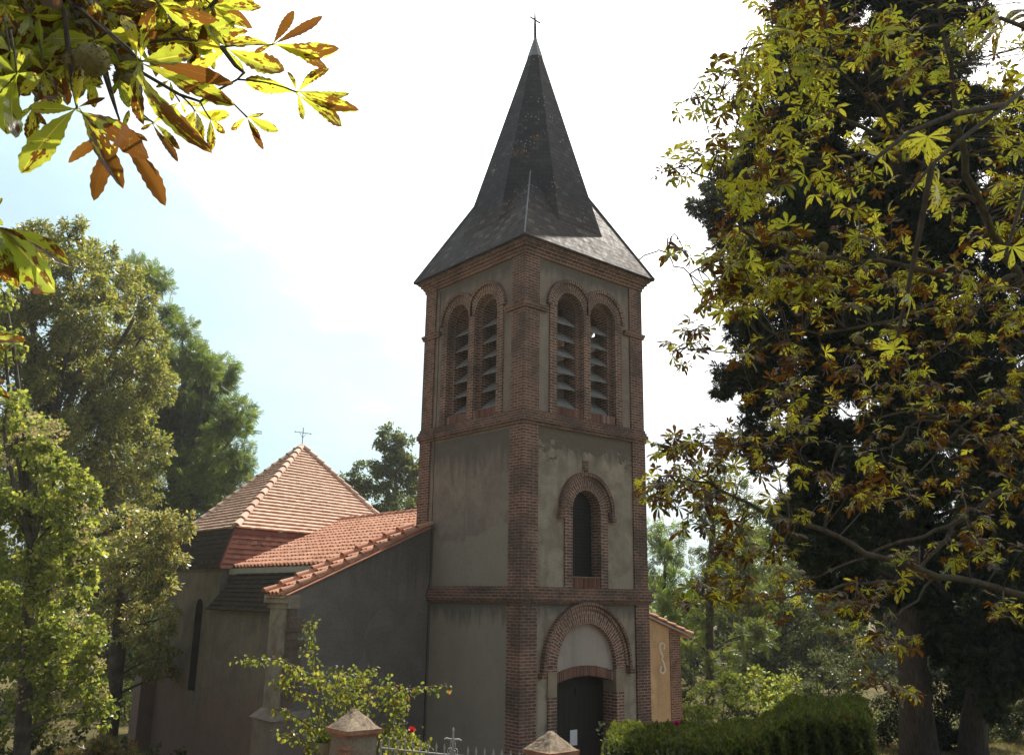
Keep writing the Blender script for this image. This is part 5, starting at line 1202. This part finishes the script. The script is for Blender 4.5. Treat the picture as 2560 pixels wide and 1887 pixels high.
for q in ((2520,1340,7.4),(2520,1180,7.6),(2520,820,7.6)): p = at(*q); bt.tube([p, p+(np.array(trk[2])-p)*.5+np.array([0,0,-.1]), at(2548, q[1]+120, 7.62)], [.06, .08, .11], 8)
SAMP = np.array(SAMP)
blobs = [(1700,30,60,6),(1760,60,60,8),(1830,40,70,7),(1640,110,40,4),(1700,120,50,7),(1590,170,40,4),(1535,215,26,3),(1600,240,35,4),(1660,210,40,5),(1750,150,50,7),(1800,190,50,6),(1535,340,36,4),(1580,320,40,4),(1465,372,18,2),(1500,355,22,2),(1650,330,50,6),(1720,310,60,7),(1790,280,50,6),(1880,120,60,6),(1950,60,70,7),(2050,60,70,7),(2130,60,60,5),(2200,120,60,5),(1950,180,80,8),(2050,200,80,8),(2150,230,80,8),(2220,300,50,6),(1850,380,70,8),(1950,350,80,8),(2050,380,80,8),(2150,400,80,8),(2230,450,50,6),(1600,430,45,5),(1680,400,50,5),(1620,540,55,9),(1690,560,60,9),(1760,570,60,9),(1570,560,36,5),(1475,545,22,2),(1850,560,70,8),(1950,540,80,7),(2060,550,80,7),(2160,580,80,7),(1600,640,45,8),(1660,640,50,7),(1740,650,60,5),(1555,650,22,3),(1830,650,70,6),(1930,660,80,6),(2040,680,80,7),(2150,700,80,7),(2230,650,50,5),(1520,730,24,3),(1500,770,26,3),(1640,770,32,3),(1760,760,60,4),(1860,770,70,5),(1960,790,80,6),(2070,800,80,6),(2180,820,80,6),(1700,860,55,5),(1780,880,60,4),(1880,900,70,4),(2000,900,70,5),(2120,930,80,6),(2220,960,60,5),(1470,985,34,6),(1520,975,36,5),(1440,1062,32,6),(1500,1060,42,7),(1560,1040,40,5),(1600,960,40,4),(1650,1000,50,4),(1720,960,60,5),(1540,1120,40,3),(1620,1100,50,3),(1700,1120,60,3),(1800,1060,60,5),(1900,1040,70,6),(1980,1060,60,6),(2080,1060,80,6),(2180,1100,70,5),(1600,1220,60,5),(1560,1280,50,5),(1520,1300,30,3),(1650,1270,50,4),(1720,1230,50,4),(1750,1310,50,4),(1830,1310,50,4),(1900,1280,50,4),(1980,1230,60,4),(2080,1200,70,4),(2180,1190,60,4),(1880,1380,36,2),(1960,1370,40,3),(2200,1340,40,2),(1910,1490,34,3),(1985,1525,22,2),
 # unseen crown above and beside the frame, added to shade lower leaves
 (1760,-60,60,4),(1900,-60,80,5),(2060,-80,90,6),(2330,60,110,6),(2350,480,110,8),(2360,700,110,8),(2350,920,100,8),(2350,1130,90,6)]
CP, CD_, CN_, CS_, CBR = [], [], [], [], []
for vx, vy, r, k in blobs:
    for _ in range(int(k*(1.18 if vy < 600 else 1.35)+.5)):
        a = rng.uniform(0, 2*pi); q = sqrt(rng.random()); px, py = vx+r*q*cos(a), vy+r*q*sin(a)
        dist = np.linalg.norm((SAMP-CAM_P)@CF[:, None]*0, axis=1) if False else None
        # nearest bough in the view gives the depth
        rel = SAMP-CAM_P; dz = rel@CF; sx = (1280+FPX*(rel@CR)/dz)*.87539; sy = (943.5-FPX*(rel@CU)/dz)*.87539
        j = int(np.argmin((sx-px)**2+(sy-py)**2)); e = at(px, py, dz[j]+rng.normal()*.42)
        tw = bend(SAMP[j], e, .05, .10, 6); bt.tube(tw, [.0062, .0055, .0048, .0042, .0036, .003], 4, False)
        nl = rng.integers(3, 6)
        for c in range(nl):
            dr = nrm(rng.normal(size=3)*np.array([1, 1, .55])+(e-SAMP[j])*1.2/max(.15, np.linalg.norm(e-SAMP[j]))*.5); pl = rng.uniform(.05, .11)
            p = e+dr*pl; bt.tube([e, e+dr*pl*.5+np.array([0, 0, .008]), p], [.0022, .0018, .0016], 3, False)
            CP.append(p); CD_.append(dr+np.array([0, 0, -.28])); CN_.append(np.array([0, 0, 1.0])+rng.normal(size=3)*.42); CS_.append(rng.uniform(.060, .118)*(1.0 if vy < 700 else .9))
            CBR.append(np.clip(rng.normal(.15+.26*smooth01((vy-350)/500.0)+(.50 if rng.random() < .22 else 0), .16), 0, .8))
# larger leaves on a shoot nearer the lane
near = [[(2330,120,4.2),(2200,230,3.6),(2110,300,3.3),(2040,360,3.2),(1990,420,3.15)], [(2200,230,3.6),(2090,250,3.3),(1990,290,3.2),(1900,360,3.1)], [(2330,120,4.2),(2241,60,3.6),(2190,40,3.4)], [(2040,360,3.2),(2010,520,3.2),(1985,640,3.25),(1960,760,3.3)], [(2330,120,4.2),(2290,300,3.8),(2240,420,3.6),(2200,560,3.5)]]
for bl in near:
    pts = [at(*b) for b in bl]; bt.tube(pts, [.013-.0022*i for i in range(len(pts))], 6)
p_ = at(2330, 120, 4.2); bt.tube([p_, at(2420, 150, 5.5), at(2505, 300, 7.4)], [.014, .03, .06], 8)
for vx, vy, d, sz in ((2030,300,3.5,.13),(1930,350,3.3,.12),(2195,60,3.6,.15),(1985,640,3.25,.10),(1957,765,3.3,.10),(2215,540,3.5,.11),(2050,410,3.4,.12)):
    e = at(vx, vy, d); CP.append(e); CD_.append(rng.normal(size=3)*.7+CR*rng.uniform(-.8, .5)+np.array([0, 0, -.35])); CN_.append(np.array([0, 0, .8])+rng.normal(size=3)*.5); CS_.append(sz); CBR.append(np.clip(rng.normal(.12, .15), 0, .6))
bt.build("trunk", BARK_H, CT)
CP = np.array(CP); instance("crown", PALMS, CP, np.array(CS_), np.array(CD_), np.array(CN_), L_CH, CT, extra=np.array(CBR), smooth=True)
L_HUSK = m_simple("chestnut_husk", (0.17, 0.15, 0.06), (0.36, 0.32, 0.16), 34, 0.9, 0.6, 0.2, dist=.004)
def husk(c, r, parent, spikes=60):
    m = MB(); m.ball(c, r, 8, 12, (1, 1, .95))
    for _ in range(spikes):
        d = rand_unit(1)[0]; p = c+d*r*.97; s = nrm(np.cross(d, rand_unit(1)[0]))*r*.05; e = p+d*r*.17
        m.poly([p-s, p+s, e]); s2 = np.cross(d, s); m.poly([p-s2, p+s2, e])
    m.build("fruit", L_HUSK, parent)
for vx, vy, d in ((1802,540,6.1),(1798,562,6.1),(1910,760,6.3),(1880,745,6.3),(1610,228,5.9)): husk(at(vx, vy, d), .035, CT, 40)

# ---- near tree whose branch hangs into the sky at the upper corner: every leaflet modelled
def z1v(x, y): return x*.42373*.87539, y*.42373*.87539
class LeafMesh:
    def __init__(s): s.V = []; s.F = []; s.UV = []; s.R = []; s.B = []; s.n = 0
    def leaflet(s, a, b, w, curl, roll, rnd, brown, n=18, cup=.25, wave=.02):
        a, b = np.asarray(a, float), np.asarray(b, float); L = np.linalg.norm(b-a); d = (b-a)/L; view = nrm((a+b)/2-CAM_P); sd = nrm(np.cross(d, view)); up = np.cross(sd, d)
        s2 = sd*cos(roll)+up*sin(roll); n2 = np.cross(d, s2); k = s.n; ph = rng.uniform(0, 6)
        for i in range(n+1):
            t = i/n; wd = w*L*(2.35*t**1.45*(1-t)**.80)+.003*(t < .05)
            c = a+d*L*t+n2*curl*L*(4*t*(1-t))*.5-n2*curl*L*.35*t*t+s2*wave*L*sin(t*5+ph)
            sr = 1+.16*(i % 2)
            for f in (-1, -.5, 0, .5, 1):
                e = wd*f*(sr if abs(f) == 1 else 1); s.V.append(c+s2*e+n2*(abs(f)**1.3*cup*wd+.10*wd*sin(t*22+ph)*abs(f))); s.UV.append((t, f))
        for i in range(n):
            for j in range(4):
                q = k+5*i+j; s.F.append((q, q+1, q+6, q+5)); s.R.append(rnd); s.B.append(brown)
        s.n += 5*(n+1)
    def build(s, name, mat, parent):
        me = bpy.data.meshes.new(name); V = np.array(s.V)-root_loc(parent); me.from_pydata(V.tolist(), [], s.F); F = np.array(s.F).ravel()
        u = me.uv_layers.new(name='UVMap'); u.data.foreach_set('uv', np.array(s.UV)[F].ravel().astype(np.float32))
        for nm, v in (('rnd', s.R), ('brown', s.B)): a = me.attributes.new(nm, 'FLOAT', 'FACE'); a.data.foreach_set('value', np.array(v, np.float32))
        return link_mesh(name, me, mat, parent, True)
nb_ = at(-1250, 1500, 3.2); nb_[2] = float(ground_z(nb_[0], nb_[1])); NTREE = thing("horse_chestnut_tree", "near horse chestnut branch of large browning leaves and spiky husks against the sky", "tree", nb_)
LM = LeafMesh(); nt_ = MB()
D0 = 2.3
def zp(x, y, d): v = z1v(x, y); return at(v[0], v[1], d)
specs = [   # centre (zoomed view px), depth, [(tip x, tip y, width, brown)], petiole start
 ((825,360),2.20,[(835,715,.21,.42),(1205,915,.17,.46),(1385,620,.20,.40),(1140,330,.42,.22),(690,395,.34,.25),(905,80,.24,.45),(715,70,.22,.2),(1385,490,.17,.95)],(480,60)),
 ((455,640),2.25,[(165,640,.30,.12),(120,1010,.34,.22),(725,1100,.19,.62),(885,925,.22,.60),(620,575,.18,.9),(470,380,.25,.3)],(385,60)),
 ((720,780),2.45,[(980,1215,.20,.95),(545,1175,.22,.85),(395,955,.18,.85),(870,830,.24,.6),(760,650,.22,.3)],(600,300)),
 ((1608,265),2.50,[(1735,65,.24,.85),(1908,100,.17,.92),(1995,300,.22,.40),(1940,388,.20,.55),(1330,250,.24,.28),(1500,310,.22,.55)],(1310,280)),
 ((1750,545),2.45,[(1700,420,.22,.5),(1935,400,.24,.42),(2065,560,.19,.35),(2110,652,.19,.45),(2030,748,.19,.40),(1795,715,.22,.25),(1450,470,.30,.28)],(1400,470)),
 ((1455,690),2.55,[(1645,775,.30,.30),(1535,830,.26,.45),(1555,885,.20,.72),(1360,770,.26,.3),(1555,670,.22,.45)],(1290,530)),
 ((1150,655),2.60,[(1050,760,.28,.35),(1110,830,.30,.4),(1185,850,.28,.35),(1360,690,.34,.2),(1250,560,.26,.3)],(1060,560)),
 ((1240,700),2.60,[(1240,895,.26,.45),(1330,790,.34,.45),(1300,650,.3,.2)],(1180,600)),
 ((1330,285),2.55,[(1145,260,.26,.15),(1120,420,.3,.3),(1440,430,.24,.2),(1230,150,.28,.25),(1690,430,.28,.35)],(1040,230)),
 ((905,725),2.5,[(1045,960,.20,.85),(1065,880,.22,.55),(830,765,.28,.5),(980,680,.22,.3),(800,690,.24,.35)],(800,640)),
 ((1250,30),2.6,[(1455,165,.24,.35),(1545,42,.20,.35),(1130,170,.26,.2),(1270,110,.3,.7),(1080,40,.26,.3)],(1000,-80)),
 ((940,20),2.35,[(1120,60,.26,.3),(1120,170,.30,.12),(1280,120,.26,.45),(820,150,.24,.6),(760,-60,.24,.3)],(760,-80)),
 ((620,60),2.5,[(760,210,.26,.5),(560,200,.28,.3),(480,140,.3,.2),(700,-80,.24,.2),(640,190,.22,.6)],(560,-60)),
 ((400,110),2.45,[(500,300,.42,.18),(390,300,.28,.3),(300,180,.3,.2),(540,130,.24,.4)],(330,-40)),
 ((300,40),2.55,[(160,170,.30,.4),(330,230,.28,.5),(240,-80,.26,.2),(90,60,.28,.35)],(260,-120)),
 ((100,430),2.0,[(20,800,.30,.12),(-60,330,.40,.08),(75,820,.28,.2),(250,470,.28,.25),(-90,560,.36,.1),(140,280,.30,.15)],(60,180)),
 ((260,420),2.3,[(120,560,.32,.2),(330,640,.34,.5),(380,560,.30,.5),(180,330,.28,.2),(340,350,.26,.2)],(230,240)),
 ((60,300),2.1,[(-100,180,.38,.1),(110,420,.38,.08),(200,330,.34,.15),(-60,460,.36,.1)],(20,100)),
 ((520,480),2.5,[(560,640,.34,.45),(450,590,.30,.55),(600,520,.28,.35),(420,470,.26,.4)],(560,300)),
 ((700,470),2.55,[(760,640,.34,.25),(660,560,.3,.25),(780,540,.28,.4),(740,400,.26,.5)],(640,280)),
 ((1000,470),2.6,[(1120,560,.3,.45),(1020,600,.26,.4),(1200,430,.26,.5),(920,520,.28,.3),(1060,400,.24,.6)],(960,300)),
 ((1010,180),2.55,[(1000,60,.3,.7),(1130,250,.24,.7),(900,240,.28,.35),(960,320,.26,.45),(1100,130,.26,.3)],(1040,60)),
 ((1060,600),2.65,[(970,650,.26,.45),(1100,670,.26,.3),(1170,620,.24,.4)],(1000,520)),
 ((30,30),2.2,[(90,180,.34,.55),(-40,200,.32,.7),(160,80,.3,.4),(-80,60,.3,.5)],(-60,-100)),
 ((200,620),2.35,[(180,840,.34,.4),(270,740,.30,.6),(110,700,.28,.3)],(250,470)),
]
def native_to_z1(x, y): return x/.42373, y/.42373
specs += [ # ragged leaves hanging at the picture's edge
 ((-25,1340),1.75,[(345,1725,.40,.28),(420,1560,.26,.45),(180,1440,.34,.95),(90,1690,.34,.4),(-120,1500,.3,.4)],(-120,1200)),
 ((-70,1250),1.8,[(15,1170,.26,.2),(20,1330,.30,.25),(-150,1300,.3,.3)],(-140,1150)),
 ((-110,1990),1.8,[(145,2010,.20,.45),(30,2060,.26,.3),(-40,2100,.3,.4)],(-180,1900)),
 ((-90,2230),1.8,[(62,2350,.22,.45),(20,2250,.26,.7),(-30,2330,.3,.3)],(-150,2100)),
]
for (cx0, cy0), d, tips, pet in specs:
    c = zp(cx0, cy0, d); ps = zp(pet[0], pet[1], d+rng.uniform(-.05, .12)); nt_.tube(bend(ps, c, .03, .03, 6), [.0032, .0028, .0026, .0024, .0024, .0028], 6)
    for tx, ty, w, br in tips:
        L_ = sqrt((tx-cx0)**2+(ty-cy0)**2); e = zp(tx, ty, d+rng.uniform(-.06, .05)*L_/300)
        LM.leaflet(c, e, w*.86, rng.uniform(-.22, .28), rng.uniform(-.75, .75), rng.random()*.9 if d > 2.12 else rng.random()*.3, np.clip(br*.95-.06+rng.normal()*.05, 0, 1), cup=rng.uniform(.1, .55), wave=rng.uniform(.0, .03))
# filler foliage deeper in the branch
for _ in range(105):
    cx0, cy0 = rng.uniform(-100, 1250), rng.uniform(-250, 430)
    if cx0 > 650 and cy0 > 230: continue
    if cx0 > 400 and cy0 > 330: continue
    d = rng.uniform(2.6, 3.3); c = zp(cx0, cy0, d); a0_ = rng.uniform(0, 6.3); nl = rng.integers(5, 8); ps = zp(cx0+rng.uniform(-160, 60), cy0-rng.uniform(120, 240), d)
    nt_.tube(bend(ps, c, .03, .04, 5), [.003]*5, 5)
    for i in range(nl):
        a = a0_+i*2*pi/nl*.8+rng.uniform(-.2, .2); L_ = rng.uniform(190, 330); LM.leaflet(c, zp(cx0+L_*cos(a), cy0+L_*sin(a)*.8+40, d+rng.uniform(-.08, .08)), rng.uniform(.16, .26), rng.uniform(-.2, .25), rng.uniform(-.9, .9), rng.random(), np.clip(rng.normal(.34, .25), 0, .95), 12, rng.uniform(.1, .5))
for _ in range(46):
    cx0, cy0 = rng.uniform(-120, 560), rng.uniform(-120, 430); d = rng.uniform(2.35, 2.9); c = zp(cx0, cy0, d); a0_ = rng.uniform(0, 6.3); ps = zp(cx0+rng.uniform(-120, 60), cy0-rng.uniform(120, 240), d); nt_.tube(bend(ps, c, .03, .04, 5), [.003]*5, 5)
    for i in range(6):
        a = a0_+i*2*pi/6*.85+rng.uniform(-.2, .2); L_ = rng.uniform(170, 300); LM.leaflet(c, zp(cx0+L_*cos(a), cy0+L_*sin(a)*.8+40, d+rng.uniform(-.08, .08)), rng.uniform(.2, .32), rng.uniform(-.2, .25), rng.uniform(-.8, .8), rng.random()*.6, np.clip(rng.normal(.22, .25), 0, .95), 12, rng.uniform(.1, .5))
for _ in range(60):     # unseen rest of the branch, added above to shade the leaves below
    cx0, cy0 = rng.uniform(-200, 1000), rng.uniform(-820, -260); d = rng.uniform(2.5, 3.6); c = zp(cx0, cy0, d); a0_ = rng.uniform(0, 6.3); ps = zp(cx0-100, cy0-150, d); nt_.tube(bend(ps, c, .03, .04, 5), [.003]*5, 5)
    for i in range(6):
        a = a0_+i*2*pi/6*.85; L_ = rng.uniform(200, 330); LM.leaflet(c, zp(cx0+L_*cos(a), cy0+L_*sin(a)*.8+40, d+rng.uniform(-.08, .08)), rng.uniform(.24, .34), rng.uniform(-.2, .25), rng.uniform(-.8, .8), rng.random()*.6, np.clip(rng.normal(.22, .25), 0, .95), 8, .3)
# twigs and the branch back to its trunk
main = [(-700,-260,2.9),(-300,-90,2.7),(0,80,2.55),(160,170,2.5),(320,245,2.5)]
nt_.tube([zp(*m) for m in main], [.030, .022, .014, .011, .008], 9)
for tw in ([(-100,-120,2.6),(200,-40,2.55),(370,30,2.5),(480,60,2.45),(620,90,2.5),(900,60,2.5)], [(320,245,2.5),(560,300,2.55),(640,280,2.55),(800,260,2.55),(1040,230,2.55),(1150,240,2.55),(1310,280,2.55)], [(1310,280,2.55),(1390,390,2.5),(1440,430,2.5),(1400,470,2.45)], [(1280,0,2.6),(1180,110,2.6),(1060,200,2.58),(1040,230,2.55)], [(640,280,2.55),(620,450,2.5),(660,580,2.46),(705,710,2.45)], [(560,300,2.55),(640,180,2.5),(660,240,2.5),(700,350,2.5),(1060,560,2.6),(1180,600,2.6),(1290,530,2.55),(1400,470,2.45)], [(-100,-120,2.6),(-200,500,2.3),(-180,1100,2.0),(-150,1500,1.9),(-180,2000,1.85)], [(380,60,2.4),(400,300,2.32),(430,520,2.28),(455,640,2.25)], [(480,60,2.35),(650,200,2.28),(760,290,2.24),(825,360,2.20)]):
    k = len(tw); nt_.tube([zp(*m) for m in tw], [.0075-.0045*i/(k-1) for i in range(k)], 7)
tkp = [nb_-np.array([0, 0, .2]), nb_+np.array([0, 0, 1.5]), at(-1230, 300, 3.2), at(-1180, -500, 3.3)]
nt_.tube(tkp, [.30, .24, .20, .14], 12); pz = zp(-700, -260, 2.9); nt_.tube([pz, (pz+np.array(tkp[2]))/2+np.array([0, 0, .15]), np.array(tkp[2])+np.array([0, 0, -.1])], [.03, .045, .07], 8)
nt_.build("trunk", BARK_H, NTREE); LM.build("crown", L_CH, NTREE)
for x, y, d, r in ((545,355,2.30,.045),(462,370,2.33,.036),(765,400,2.62,.040),(745,475,2.62,.038)): husk(zp(x, y, d), r, NTREE, 130)

# ================================================================== AIR
hz = MB(); c0 = CAM_P; hz.box(-75, 150, -75, 165, -6.0, 52.0)  # thin air haze, added also to lift dark tones like lens veil
HM = bpy.data.materials.new("haze_air"); HM.use_nodes = True; hn_ = HM.node_tree; hn_.nodes.clear(); ho = hn_.nodes.new("ShaderNodeOutputMaterial"); pv = hn_.nodes.new("ShaderNodeVolumePrincipled")
pv.inputs['Color'].default_value = (0.93, 0.95, 0.97, 1); pv.inputs['Density'].default_value = 0.0006; pv.inputs['Anisotropy'].default_value = 0.35
hn_.links.new(pv.outputs[0], ho.inputs['Volume'])
HZB = hz.build("haze", HM); tag(HZB, kind='stuff')
